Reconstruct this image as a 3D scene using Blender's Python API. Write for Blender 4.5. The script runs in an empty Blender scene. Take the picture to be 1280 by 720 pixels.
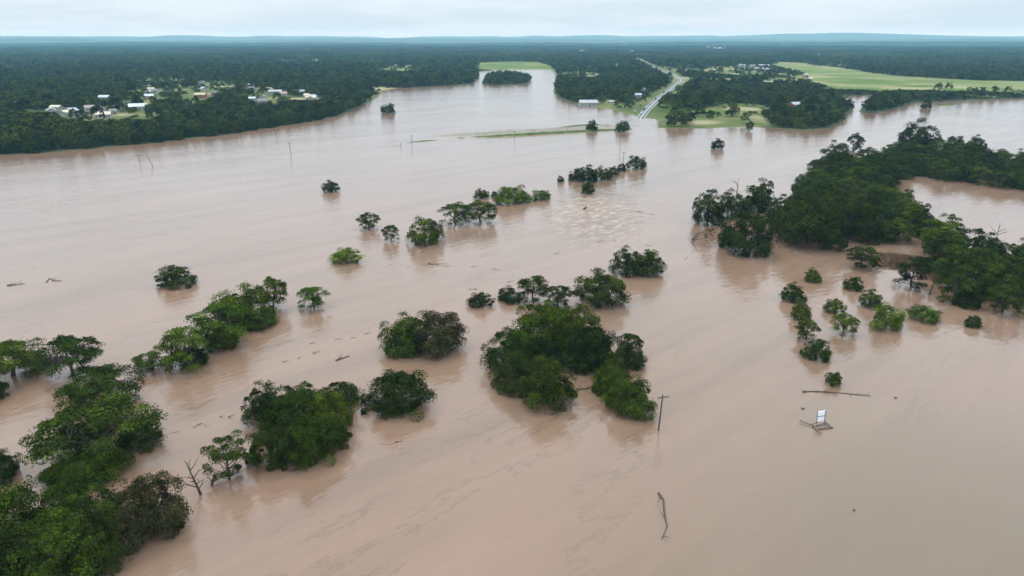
import bpy, math, random
import numpy as np
from mathutils import Vector, Matrix
random.seed(11); RNG = np.random.default_rng(11)
R = math.radians
scene = bpy.context.scene
COL = scene.collection

# ------------------------------------------------------------------ camera
CAM_H, FPX, HORIZON = 60.0, 881.0, 50.0
TH = math.atan((360 - HORIZON) / FPX)
cam_d = bpy.data.cameras.new('camera'); cam = bpy.data.objects.new('camera', cam_d); COL.objects.link(cam)
cam_d.sensor_width = 36; cam_d.lens = 36 * FPX / 1280
cam_d.clip_start = 0.5; cam_d.clip_end = 90000
cam.location = (0, 0, CAM_H); cam.rotation_euler = (R(90) - TH, 0, 0)
scene.camera = cam

# ------------------------------------------------------------------ light
SUN_EL, SUN_AZ = R(62), R(-35)          # azimuth from +Y towards +X
world = bpy.data.worlds.new('World'); scene.world = world; world.use_nodes = True
wn, wl = world.node_tree.nodes, world.node_tree.links
wn.clear()
wo = wn.new('ShaderNodeOutputWorld'); bg = wn.new('ShaderNodeBackground'); bg.inputs[1].default_value = 0.1
sky = wn.new('ShaderNodeTexSky'); sky.sky_type = 'NISHITA'; sky.sun_disc = False
sky.sun_elevation = SUN_EL; sky.sun_rotation = SUN_AZ
tc = wn.new('ShaderNodeTexCoord'); sep = wn.new('ShaderNodeSeparateXYZ'); wl.new(tc.outputs['Generated'], sep.inputs[0])
zz = wn.new('ShaderNodeMath'); zz.operation = 'MAXIMUM'; wl.new(sep.outputs['Z'], zz.inputs[0]); zz.inputs[1].default_value = 0.0
za = wn.new('ShaderNodeMath'); za.operation = 'ADD'; wl.new(zz.outputs[0], za.inputs[0]); za.inputs[1].default_value = 0.10
dv = wn.new('ShaderNodeVectorMath'); dv.operation = 'DIVIDE'
cz = wn.new('ShaderNodeCombineXYZ')
for i in range(3): wl.new(za.outputs[0], cz.inputs[i])
wl.new(tc.outputs['Generated'], dv.inputs[0]); wl.new(cz.outputs[0], dv.inputs[1])
cn = wn.new('ShaderNodeTexNoise'); cn.inputs['Scale'].default_value = 0.55; cn.inputs['Detail'].default_value = 7
cn.inputs['Roughness'].default_value = 0.55
wl.new(dv.outputs[0], cn.inputs['Vector'])
cr = wn.new('ShaderNodeValToRGB')
cr.color_ramp.elements[0].position = 0.40; cr.color_ramp.elements[0].color = (0.61, 0.725, 0.825, 1)
cr.color_ramp.elements[1].position = 0.59; cr.color_ramp.elements[1].color = (0.725, 0.82, 0.90, 1)
wl.new(cn.outputs['Fac'], cr.inputs[0])
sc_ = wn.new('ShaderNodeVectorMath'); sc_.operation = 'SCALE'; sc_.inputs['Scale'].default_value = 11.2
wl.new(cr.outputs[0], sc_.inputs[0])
# overcast sky, luminance growing with the sine of elevation, steepened to lighten the water
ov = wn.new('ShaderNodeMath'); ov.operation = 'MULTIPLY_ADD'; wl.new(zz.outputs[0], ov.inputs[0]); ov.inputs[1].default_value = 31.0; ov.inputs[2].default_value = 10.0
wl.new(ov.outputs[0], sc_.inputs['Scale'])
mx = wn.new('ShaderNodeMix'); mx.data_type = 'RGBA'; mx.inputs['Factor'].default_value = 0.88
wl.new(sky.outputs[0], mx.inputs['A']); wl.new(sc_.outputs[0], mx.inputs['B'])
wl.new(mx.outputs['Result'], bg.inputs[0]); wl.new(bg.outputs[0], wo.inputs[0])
sun_d = bpy.data.lights.new('sun', 'SUN'); sun_d.energy = 1.1; sun_d.angle = R(14); sun_d.color = (1.0, 0.93, 0.82)
sun = bpy.data.objects.new('sun', sun_d); COL.objects.link(sun)
sdir = Vector((math.sin(SUN_AZ) * math.cos(SUN_EL), math.cos(SUN_AZ) * math.cos(SUN_EL), math.sin(SUN_EL)))
sun.rotation_euler = sdir.to_track_quat('Z', 'Y').to_euler(); sun.location = sdir * 500
scene.view_settings.view_transform = 'Standard'; scene.view_settings.look = 'None'
scene.view_settings.exposure = 0.0; scene.view_settings.gamma = 1.0; scene.view_settings.use_curve_mapping = False
scene.render.engine = 'CYCLES'
scene.cycles.max_bounces = 5; scene.cycles.diffuse_bounces = 1; scene.cycles.glossy_bounces = 2
scene.cycles.transmission_bounces = 2; scene.cycles.volume_bounces = 1; scene.cycles.use_denoising = True

# ------------------------------------------------------------------ plan helpers
def P(px, py, z=0.0):
    """survey point: ground position that the photograph's pixel (1280 x 720) shows at height z"""
    cx, cy = (px - 640) / FPX, (360 - py) / FPX
    d = (cx, math.cos(TH) + cy * math.sin(TH), -math.sin(TH) + cy * math.cos(TH))
    t = (z - CAM_H) / d[2]
    return (d[0] * t, d[1] * t)
def PP(pts): return np.array([P(*p) for p in pts])
def proj(x, y, z):
    dz = z - CAM_H
    depth = y * math.cos(TH) - dz * math.sin(TH)
    up = y * math.sin(TH) + dz * math.cos(TH)
    return 640 + FPX * x / depth, 360 - FPX * up / depth
def scale_at(x, y): return FPX / (y * math.cos(TH) + CAM_H * math.sin(TH))

def poly_sd(poly, X, Y):
    """signed distance, positive inside"""
    d2 = np.full(X.shape, 1e18); ins = np.zeros(X.shape, bool)
    n = len(poly)
    for i in range(n):
        ax, ay = poly[i]; bx, by = poly[(i + 1) % n]
        ex, ey = bx - ax, by - ay
        t = np.clip(((X - ax) * ex + (Y - ay) * ey) / (ex * ex + ey * ey + 1e-9), 0, 1)
        d2 = np.minimum(d2, (X - ax - t * ex) ** 2 + (Y - ay - t * ey) ** 2)
        c = (ay > Y) != (by > Y)
        ins ^= c & (X < ax + (Y - ay) * ex / (ey if abs(ey) > 1e-9 else 1e-9))
    d = np.sqrt(d2)
    return np.where(ins, d, -d)
def line_d(line, X, Y):
    d2 = np.full(X.shape, 1e18)
    for i in range(len(line) - 1):
        ax, ay = line[i]; bx, by = line[i + 1]
        ex, ey = bx - ax, by - ay
        t = np.clip(((X - ax) * ex + (Y - ay) * ey) / (ex * ex + ey * ey + 1e-9), 0, 1)
        d2 = np.minimum(d2, (X - ax - t * ex) ** 2 + (Y - ay - t * ey) ** 2)
    return np.sqrt(d2)
def vnoise(X, Y, s, seed=0):
    """smooth value noise in numpy, 0..1"""
    x, y = X / s, Y / s
    xi, yi = np.floor(x).astype(np.int64), np.floor(y).astype(np.int64)
    fx, fy = x - xi, y - yi
    fx, fy = fx * fx * (3 - 2 * fx), fy * fy * (3 - 2 * fy)
    def h(a, b):
        n = (a * 374761393 + b * 668265263 + seed * 974711) & 0x7fffffff
        n = ((n ^ (n >> 13)) * 1274126177) & 0x7fffffff
        return ((n ^ (n >> 16)) & 0xffff) / 65535.0
    return (h(xi, yi) * (1 - fx) + h(xi + 1, yi) * fx) * (1 - fy) + (h(xi, yi + 1) * (1 - fx) + h(xi + 1, yi + 1) * fx) * fy
def sstep(a, b, v):
    t = np.clip((v - a) / (b - a), 0, 1); return t * t * (3 - 2 * t)

# shoreline of the dry land, as surveyed
SHORE = PP([(-500, 232), (-160, 207), (0, 194), (60, 191), (120, 185), (200, 178), (250, 172), (300, 166), (350, 158), (400, 151), (440, 139),
            (462, 128), (474, 119), (478, 113), (500, 110), (560, 107.5), (592, 105), (598, 97), (596, 89), (640, 87.5), (688, 87), (696, 92),
            (694, 105), (692, 116), (702, 124), (722, 131), (760, 136), (788, 143), (800, 147), (812, 148), (824, 150), (822, 160), (880, 160.5),
            (930, 158.5), (965, 160), (1000, 163), (1035, 161), (1052, 154), (1064, 140), (1068, 133), (1048, 128), (1030, 124), (1050, 120.5), (1085, 119),
            (1102, 121), (1082, 128), (1074, 140), (1088, 142.5), (1112, 138), (1130, 134), (1145, 128), (1200, 126), (1280, 123), (1500, 118), (1900, 112)])
SHORE = np.vstack([SHORE, [[30000, 2000], [30000, 40000], [-30000, 40000], [-30000, 150]]])
ISLE = PP([(602, 105), (615, 107), (640, 106), (661, 105), (664, 100), (650, 96), (625, 95.5), (606, 98)])
ROAD = PP([(799, 150), (806, 142), (818, 131), (830, 121), (842, 112), (850, 105.5), (851, 101), (844, 97), (832, 92), (822, 88), (808, 81), (798, 75.5), (790, 69), (783, 61), (777, 56)])
FIELD = PP([(960, 82), (975, 78.5), (1000, 80.5), (1060, 88), (1120, 97), (1200, 102.5), (1300, 104), (1600, 104), (1600, 114), (1300, 116), (1200, 116), (1100, 116.5), (1035, 114.5), (1018, 106), (990, 93)])
FAR_FIELD = PP([(594, 88), (597, 80), (640, 78.5), (672, 79), (690, 84), (696, 90), (688, 88)])
STRIP = PP([(812, 87), (830, 84.5), (880, 86), (930, 84), (962, 85), (985, 90), (1012, 104), (1000, 104), (975, 95), (930, 98), (900, 95), (860, 94), (835, 93)])
FRONT = PP([(800, 149), (815, 136), (838, 131), (870, 140), (900, 133), (940, 131), (960, 137), (955, 148), (968, 158), (930, 161), (822, 162)])
BARN_YARD = PP([(712, 130), (735, 126), (775, 127), (800, 141), (795, 150), (760, 139), (722, 134)])
CLEAR = [PP(q) for q in (
    [(48, 146), (60, 137), (84, 138), (104, 142), (106, 156), (80, 156), (58, 152)],
    [(108, 150), (112, 140), (132, 136), (150, 142), (150, 162), (130, 164), (114, 158)],
    [(150, 152), (160, 132), (195, 128), (200, 148), (180, 156)],
    [(168, 128), (180, 112), (200, 108), (212, 118), (205, 130), (185, 134)],
    [(205, 124), (215, 106), (240, 104), (275, 103), (300, 104), (300, 116), (270, 124), (262, 131), (235, 138), (238, 126)],
    [(298, 122), (305, 114), (335, 113), (362, 117), (366, 128), (340, 136), (330, 128), (305, 127)],
    [(366, 132), (376, 122), (390, 124), (388, 134)],
    [(5, 143), (20, 137), (45, 138), (40, 144)],
    [(474, 120), (470, 111), (484, 109), (486, 116)],
    [(80, 80), (100, 78), (106, 82), (90, 84)],
    [(1000, 71), (1030, 69), (1060, 72), (1030, 74)],
    [(870, 63), (900, 61.5), (915, 64), (885, 66)],
    [(720, 68), (735, 66), (740, 69), (725, 70.5)], [(755, 84), (775, 81), (782, 85), (765, 88)])]

def hills_z(X, Y):
    D = np.hypot(X, Y); ang = X / np.maximum(Y, 1)
    z = 9 * sstep(2500, 5200, D) * (0.7 + 0.6 * vnoise(X, Y, 1500, 3))
    z = z - 10 * sstep(5800, 6800, D)
    z = z + np.exp(-((D - 7800) / 500) ** 2) * (16 + 16 * vnoise(X, Y * 0.15, 700, 5) + 10 * sstep(0.0, 0.7, ang))
    z = z + np.exp(-((D - 10200) / 700) ** 2) * (34 + 44 * vnoise(X, Y * 0.1, 900, 8) + 8 * vnoise(X, Y, 260, 9))
    hi = 62 + 64 * vnoise(X, Y * 0.05, 1100, 12) + 30 * vnoise(X, Y * 0.2, 420, 13)
    hi = hi + 38 * np.exp(-((ang - 0.42) / 0.14) ** 2) + 22 * np.exp(-((ang - 0.13) / 0.05) ** 2) - 8 * sstep(0.1, -0.5, ang)
    return z + sstep(11500, 13500, D) * hi
def ground_z(X, Y, sd=None):
    X, Y = np.asarray(X, float), np.asarray(Y, float)
    if sd is None: sd = np.maximum(poly_sd(SHORE, X, Y), poly_sd(ISLE, X, Y))
    z = np.clip(sd * 0.06, -2.5, 1.6)
    z = z + sstep(20, 120, sd) * (vnoise(X, Y, 160, 1) * 2.2 + vnoise(X, Y, 45, 2) * 0.5)
    return z + hills_z(X, Y)

# ------------------------------------------------------------------ materials
def new_mat(name):
    m = bpy.data.materials.new(name); m.use_nodes = True
    n, l = m.node_tree.nodes, m.node_tree.links
    b = n['Principled BSDF']
    return m, n, l, b
def plain(name, col, rough=0.7, var=0.12, scale=3.0, metal=0.0):
    m, n, l, b = new_mat(name)
    t = n.new('ShaderNodeTexCoord'); ns = n.new('ShaderNodeTexNoise'); ns.inputs['Scale'].default_value = scale; ns.inputs['Detail'].default_value = 4
    l.new(t.outputs['Object'], ns.inputs['Vector'])
    r = n.new('ShaderNodeValToRGB')
    r.color_ramp.elements[0].position = 0.3; r.color_ramp.elements[1].position = 0.7
    r.color_ramp.elements[0].color = (*[c * (1 - var) for c in col], 1); r.color_ramp.elements[1].color = (*[min(1, c * (1 + var)) for c in col], 1)
    l.new(ns.outputs['Fac'], r.inputs[0]); l.new(r.outputs[0], b.inputs['Base Color'])
    b.inputs['Specular IOR Level'].default_value = 0.15 if rough >= 0.6 else 0.4
    b.inputs['Roughness'].default_value = rough; b.inputs['Metallic'].default_value = metal
    return m
def foliage(name, c0, c1, spread=0.28):
    m, n, l, b = new_mat(name)
    n.remove(b); out = n['Material Output']
    g = n.new('ShaderNodeNewGeometry'); oi = n.new('ShaderNodeObjectInfo')
    mix = n.new('ShaderNodeMix'); mix.data_type = 'RGBA'; l.new(g.outputs['Random Per Island'], mix.inputs['Factor'])
    mix.inputs['A'].default_value = (*c0, 1); mix.inputs['B'].default_value = (*c1, 1)
    hsv = n.new('ShaderNodeHueSaturation'); l.new(mix.outputs['Result'], hsv.inputs['Color'])
    mr = n.new('ShaderNodeMapRange'); l.new(oi.outputs['Random'], mr.inputs[0]); mr.inputs['To Min'].default_value = 1 - spread; mr.inputs['To Max'].default_value = 1 + spread
    ca = n.new('ShaderNodeAttribute'); ca.attribute_name = 'clump'
    mr3 = n.new('ShaderNodeMapRange'); l.new(ca.outputs['Fac'], mr3.inputs[0]); mr3.inputs['To Min'].default_value = 0.45; mr3.inputs['To Max'].default_value = 1.65
    mm = n.new('ShaderNodeMath'); mm.operation = 'MULTIPLY'; l.new(mr.outputs[0], mm.inputs[0]); l.new(mr3.outputs[0], mm.inputs[1])
    l.new(mm.outputs[0], hsv.inputs['Value'])
    mr2 = n.new('ShaderNodeMapRange'); l.new(oi.outputs['Random'], mr2.inputs[0]); mr2.inputs['To Min'].default_value = 0.515; mr2.inputs['To Max'].default_value = 0.48
    l.new(mr2.outputs[0], hsv.inputs['Hue'])
    d = n.new('ShaderNodeBsdfDiffuse'); t = n.new('ShaderNodeBsdfTranslucent'); gl = n.new('ShaderNodeBsdfGlossy'); gl.inputs['Roughness'].default_value = 0.5
    ms = n.new('ShaderNodeMixShader'); ms.inputs[0].default_value = 0.14
    ms2 = n.new('ShaderNodeMixShader'); ms2.inputs[0].default_value = 0.006
    for s in (d, t): l.new(hsv.outputs[0], s.inputs['Color'])
    l.new(d.outputs[0], ms.inputs[1]); l.new(t.outputs[0], ms.inputs[2])
    l.new(ms.outputs[0], ms2.inputs[1]); l.new(gl.outputs[0], ms2.inputs[2]); l.new(ms2.outputs[0], out.inputs['Surface'])
    return m
M_LEAF = {'dark': foliage('leaf_dark', (0.009, 0.019, 0.002), (0.040, 0.061, 0.004), 0.38),
          'mid': foliage('leaf_mid', (0.014, 0.030, 0.002), (0.062, 0.093, 0.005), 0.34),
          'bright': foliage('leaf_bright', (0.032, 0.064, 0.004), (0.105, 0.158, 0.009)),
          'olive': foliage('leaf_olive', (0.026, 0.025, 0.009), (0.064, 0.060, 0.017)),
          'forest': foliage('leaf_forest', (0.010, 0.021, 0.003), (0.054, 0.078, 0.008), 0.65)}
M_BARK = plain('bark', (0.075, 0.058, 0.045), 0.9, 0.35, 2.0)
M_DRIFT = plain('drift_wood', (0.085, 0.060, 0.046), 0.8, 0.35, 2.5)
M_BRUSH = plain('dead_brush', (0.115, 0.066, 0.040), 0.9, 0.4, 0.6)
M_POLE = plain('pole_wood', (0.075, 0.06, 0.05), 0.85, 0.25, 3)
M_GREY = plain('grey_metal', (0.30, 0.31, 0.32), 0.5, 0.15, 4, 0.4)
M_WHITE = plain('white_paint', (0.78, 0.80, 0.82), 0.5, 0.06, 2)
M_GLASS = plain('dark_glass', (0.03, 0.04, 0.05), 0.12, 0.1, 1)
M_RUBBER = plain('rubber', (0.02, 0.02, 0.02), 0.9, 0.1, 1)
M_ASPH = plain('asphalt', (0.12, 0.117, 0.112), 0.85, 0.18, 0.35)
M_GRASS = plain('grass_blades', (0.065, 0.095, 0.026), 0.9, 0.35, 0.2)

# terrain material: woodland floor, grass, pale bare soil by ground cover attribute
m, n, l, b = new_mat('terrain'); M_TERRAIN = m
def attr(n, name):
    a = n.new('ShaderNodeAttribute'); a.attribute_name = name; return a
t = n.new('ShaderNodeTexCoord')
def noise(n, l, vec, sc, det=5, rough=0.6):
    x = n.new('ShaderNodeTexNoise'); x.inputs['Scale'].default_value = sc; x.inputs['Detail'].default_value = det; x.inputs['Roughness'].default_value = rough
    l.new(vec, x.inputs['Vector']); return x
def ramp(n, l, fac, stops):
    r = n.new('ShaderNodeValToRGB'); e = r.color_ramp.elements
    while len(e) < len(stops): e.new(0.5)
    for i, (p, c) in enumerate(stops): e[i].position = p; e[i].color = (*c, 1) if len(c) == 3 else c
    l.new(fac, r.inputs[0]); return r
def mixc(n, l, f, a, b_):
    x = n.new('ShaderNodeMix'); x.data_type = 'RGBA'
    for v, k in ((f, 'Factor'), (a, 'A'), (b_, 'B')):
        if hasattr(v, 'is_linked'): l.new(v, x.inputs[k])
        elif isinstance(v, tuple): x.inputs[k].default_value = (*v, 1)
        else: x.inputs[k].default_value = v
    return x
wood = ramp(n, l, noise(n, l, t.outputs['Object'], 0.02, 6).outputs['Fac'], [(0.3, (0.015, 0.027, 0.009)), (0.7, (0.036, 0.052, 0.018))])
gn1 = noise(n, l, t.outputs['Object'], 0.012, 8, 0.65)
grass_c = ramp(n, l, gn1.outputs['Fac'], [(0.32, (0.042, 0.066, 0.014)), (0.5, (0.080, 0.100, 0.025)), (0.68, (0.18, 0.16, 0.065))])
mpf = n.new('ShaderNodeMapping'); mpf.inputs['Scale'].default_value = (0.02, 0.006, 1); mpf.inputs['Rotation'].default_value = (0, 0, R(-58)); l.new(t.outputs['Object'], mpf.inputs[0])
fn = noise(n, l, mpf.outputs[0], 1.0, 6)
field_c = ramp(n, l, fn.outputs['Fac'], [(0.30, (0.045, 0.088, 0.010)), (0.50, (0.074, 0.118, 0.016)), (0.66, (0.125, 0.145, 0.034))])
c1 = mixc(n, l, attr(n, 'grass').outputs['Fac'], wood.outputs[0], grass_c.outputs[0])
c2 = mixc(n, l, attr(n, 'field').outputs['Fac'], c1.outputs['Result'], field_c.outputs[0])
soil_n = noise(n, l, t.outputs['Object'], 0.05, 5)
c3 = mixc(n, l, attr(n, 'soil').outputs['Fac'], c2.outputs['Result'], (0.30, 0.25, 0.15))
l.new(c3.outputs['Result'], b.inputs['Base Color']); b.inputs['Roughness'].default_value = 0.95; b.inputs['Specular IOR Level'].default_value = 0.1

# flood water
RAP = P(742, 268); EMB = PP([(520, 176), (560, 172.5), (630, 169.5), (700, 166), (745, 163), (790, 160)])
m, n, l, b = new_mat('flood_water'); M_WATER = m
t = n.new('ShaderNodeTexCoord'); O = t.outputs['Object']
def mapping(rot, sc, loc=(0, 0, 0)):
    v = n.new('ShaderNodeVectorRotate'); v.rotation_type = 'Z_AXIS'; l.new(O, v.inputs['Vector']); v.inputs['Angle'].default_value = -rot
    x = n.new('ShaderNodeMapping'); x.inputs['Scale'].default_value = sc; x.inputs['Location'].default_value = loc
    l.new(v.outputs[0], x.inputs[0]); return x.outputs[0]
def math_(op, a, b_=None, clamp=False):
    x = n.new('ShaderNodeMath'); x.operation = op; x.use_clamp = clamp
    for i, v in enumerate((a, b_)):
        if v is None: continue
        if hasattr(v, 'is_linked'): l.new(v, x.inputs[i])
        else: x.inputs[i].default_value = v
    return x.outputs[0]
def blob_mask(cx, cy, rx, ry, rot=0.0, soft=0.6):
    """fade-out mask around a place in the river"""
    a = n.new('ShaderNodeVectorMath'); a.operation = 'SUBTRACT'; l.new(O, a.inputs[0]); a.inputs[1].default_value = (cx, cy, 0)
    v = n.new('ShaderNodeVectorRotate'); v.rotation_type = 'Z_AXIS'; l.new(a.outputs[0], v.inputs['Vector']); v.inputs['Angle'].default_value = -rot
    s = n.new('ShaderNodeVectorMath'); s.operation = 'MULTIPLY'; l.new(v.outputs[0], s.inputs[0]); s.inputs[1].default_value = (1 / rx, 1 / ry, 0)
    ln = n.new('ShaderNodeVectorMath'); ln.operation = 'LENGTH'; l.new(s.outputs[0], ln.inputs[0])
    mr = n.new('ShaderNodeMapRange'); mr.interpolation_type = 'SMOOTHSTEP'; l.new(ln.outputs['Value'], mr.inputs[0])
    mr.inputs['From Min'].default_value = 1 - soft; mr.inputs['From Max'].default_value = 1.0; mr.inputs['To Min'].default_value = 1; mr.inputs['To Max'].default_value = 0
    return mr.outputs[0]
rap = blob_mask(RAP[0], RAP[1], 24, 62, R(-4), 0.9)
e0, e1 = EMB[0], EMB[-1]; ec = (e0 + e1) / 2; ea = math.atan2(e1[1] - e0[1], e1[0] - e0[0])
emb = blob_mask(ec[0] + 8, ec[1] + 16, float(np.hypot(*(e1 - e0))) * 0.56, 17, ea, 0.55)
flow = R(42)
big = noise(n, l, mapping(flow, (0.010, 0.018, 1)), 1.0, 4)
mid = noise(n, l, mapping(flow, (0.05, 0.14, 1)), 1.0, 5, 0.55)
fine = noise(n, l, mapping(flow, (0.35, 0.75, 1)), 1.0, 4, 0.55)
chop = noise(n, l, mapping(flow, (0.16, 0.34, 1)), 1.0, 5, 0.65)
streak = noise(n, l, mapping(flow, (0.022, 0.17, 1), (13, 5, 0)), 1.0, 6, 0.6)
colr = ramp(n, l, big.outputs['Fac'], [(0.30, (0.170, 0.110, 0.069)), (0.5, (0.192, 0.117, 0.077)), (0.72, (0.205, 0.130, 0.088))])
patch_c = ramp(n, l, noise(n, l, mapping(flow, (0.014, 0.022, 1), (90, 17, 0)), 1.0, 3).outputs['Fac'], [(0.45, (0, 0, 0)), (0.60, (1, 1, 1))]).outputs[0]
foam_n = noise(n, l, mapping(flow, (0.22, 0.5, 1), (3, 9, 0)), 1.0, 6, 0.7)
foam_t = ramp(n, l, foam_n.outputs['Fac'], [(0.47, (0, 0, 0)), (0.62, (1, 1, 1))])
rough_mask = math_('MAXIMUM', rap, emb)
foam = math_('MULTIPLY', foam_t.outputs[0], math_('MULTIPLY', rap, 0.55))
sk = noise(n, l, mapping(flow, (0.010, 0.085, 1), (7, 2, 0)), 1.0, 7, 0.62)
skr = ramp(n, l, sk.outputs['Fac'], [(0.36, (0.87, 0.87, 0.86)), (0.5, (1, 1, 1)), (0.64, (1.08, 1.07, 1.06))])
vm = n.new('ShaderNodeVectorMath'); vm.operation = 'MULTIPLY'; l.new(colr.outputs[0], vm.inputs[0]); l.new(skr.outputs[0], vm.inputs[1])
ln_ = noise(n, l, mapping(flow, (0.016, 0.060, 1), (21, 33, 0)), 1.0, 8, 0.66)
scum = math_('SUBTRACT', 1.0, math_('MULTIPLY', math_('ABSOLUTE', math_('SUBTRACT', ln_.outputs['Fac'], 0.5)), 90.0), True)
scum = math_('MULTIPLY', math_('MULTIPLY', scum, patch_c), 0.40)
lines = mixc(n, l, scum, vm.outputs[0], (0.075, 0.055, 0.035))
silt_vignette = blob_mask(*P(1300, 700), 80, 62, 0.4, 0.95)  # siltier olive water, with vignetting of the view's corner painted into its colour
silt_vignette_c = mixc(n, l, math_('MULTIPLY', silt_vignette, 0.8), lines.outputs['Result'], (0.128, 0.092, 0.057))
cmix = mixc(n, l, foam, silt_vignette_c.outputs['Result'], (0.48, 0.40, 0.30))
mudmix = mixc(n, l, math_('MULTIPLY', emb, 0.95), cmix.outputs['Result'], (0.125, 0.10, 0.048))
l.new(mudmix.outputs['Result'], b.inputs['Base Color'])
b.inputs['IOR'].default_value = 1.42; b.inputs['Specular IOR Level'].default_value = 0.5
calm = ramp(n, l, streak.outputs['Fac'], [(0.35, (0.05, 0.05, 0.05)), (0.65, (0.14, 0.14, 0.14))])
l.new(math_('ADD', calm.outputs[0], math_('MULTIPLY', rough_mask, 0.15)), b.inputs['Roughness'])
patch = ramp(n, l, noise(n, l, mapping(flow, (0.012, 0.030, 1), (40, 7, 0)), 1.0, 4).outputs['Fac'], [(0.40, (0.12, 0.12, 0.12)), (0.62, (1, 1, 1))]).outputs[0]
h = math_('ADD', math_('MULTIPLY', mid.outputs['Fac'], 0.22), math_('MULTIPLY', fine.outputs['Fac'], 0.17))
h = math_('ADD', h, math_('MULTIPLY', math_('MULTIPLY', chop.outputs['Fac'], 2.2), rough_mask))
h = math_('ADD', h, math_('MULTIPLY', streak.outputs['Fac'], 0.12))
h = math_('ADD', h, math_('MULTIPLY', math_('MULTIPLY', chop.outputs['Fac'], 0.30), patch))
bp = n.new('ShaderNodeBump'); bp.inputs['Strength'].default_value = 0.55; bp.inputs['Distance'].default_value = 1.0
l.new(h, bp.inputs['Height']); l.new(bp.outputs[0], b.inputs['Normal'])

# ------------------------------------------------------------------ mesh helpers
def np_mesh(name, verts, faces, mats=()):
    """faces: (m,k) int array of one polygon size"""
    me = bpy.data.meshes.new(name); verts = np.asarray(verts, np.float32); faces = np.asarray(faces, np.int32)
    me.vertices.add(len(verts)); me.vertices.foreach_set('co', verts.ravel())
    k = faces.shape[1]; me.loops.add(faces.size); me.loops.foreach_set('vertex_index', faces.ravel())
    me.polygons.add(len(faces)); me.polygons.foreach_set('loop_start', np.arange(0, faces.size, k, dtype=np.int32))
    me.update(calc_edges=True)
    for x in mats: me.materials.append(x)
    return me
def link(name, me, parent=None, mat=None):
    o = bpy.data.objects.new(name, me); COL.objects.link(o)
    if parent is not None: o.parent = parent
    if mat is not None:
        if not me.materials: me.materials.append(mat)
    return o
def tag(o, label=None, cat=None, group=None, kind=None):
    if label: o['label'] = label
    if cat: o['category'] = cat
    if group: o['group'] = group
    if kind: o['kind'] = kind
    return o
def empty(name, loc, rz=0.0, sc=(1, 1, 1)):
    o = bpy.data.objects.new(name, None); COL.objects.link(o); o.empty_display_size = 0.5
    o.location = loc; o.rotation_euler = (0, 0, rz); o.scale = sc; return o
class MB:
    def __init__(s): s.v = []; s.f = []
    def add(s, vs, fs):
        k = len(s.v); s.v += [tuple(x) for x in vs]; s.f += [tuple(i + k for i in f) for f in fs]; return s
    def box(s, c, d, rz=0.0, bev=0.0, taper=1.0):
        cx, cy, cz = c; x, y, z = d[0] / 2, d[1] / 2, d[2] / 2; cs, sn = math.cos(rz), math.sin(rz)
        vs = []
        for k in (-1, 1):
            q = taper if k > 0 else 1.0
            for a, bb in ((-1, -1), (1, -1), (1, 1), (-1, 1)):
                px, py = a * x * q, bb * y * q; vs.append((cx + px * cs - py * sn, cy + px * sn + py * cs, cz + k * z))
        return s.add(vs, [(3, 2, 1, 0), (4, 5, 6, 7), (0, 1, 5, 4), (1, 2, 6, 5), (2, 3, 7, 6), (3, 0, 4, 7)])
    def tube(s, pts, rad, seg=6):
        pts = [Vector(p) for p in pts]; rings = []
        for i, p in enumerate(pts):
            d = (pts[min(i + 1, len(pts) - 1)] - pts[max(i - 1, 0)]).normalized()
            a = d.orthogonal().normalized() if i == 0 else (rings[-1][1] - d * rings[-1][1].dot(d)).normalized()
            rings.append((p, a, d.cross(a), rad[i] if hasattr(rad, '__len__') else rad))
        vs = [p + (a * math.cos(k * 2 * math.pi / seg) + c * math.sin(k * 2 * math.pi / seg)) * r for p, a, c, r in rings for k in range(seg)]
        fs = [(i * seg + k, i * seg + (k + 1) % seg, (i + 1) * seg + (k + 1) % seg, (i + 1) * seg + k) for i in range(len(pts) - 1) for k in range(seg)]
        fs += [tuple(reversed(range(seg))), tuple((len(pts) - 1) * seg + k for k in range(seg))]
        return s.add(vs, fs)
    def mesh(s, name, mat=None):
        me = bpy.data.meshes.new(name); me.from_pydata(s.v, [], s.f); me.update()
        if mat: me.materials.append(mat)
        return me
    def build(s, name, mat, parent=None): return link(name, s.mesh(name, mat), parent)

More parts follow.
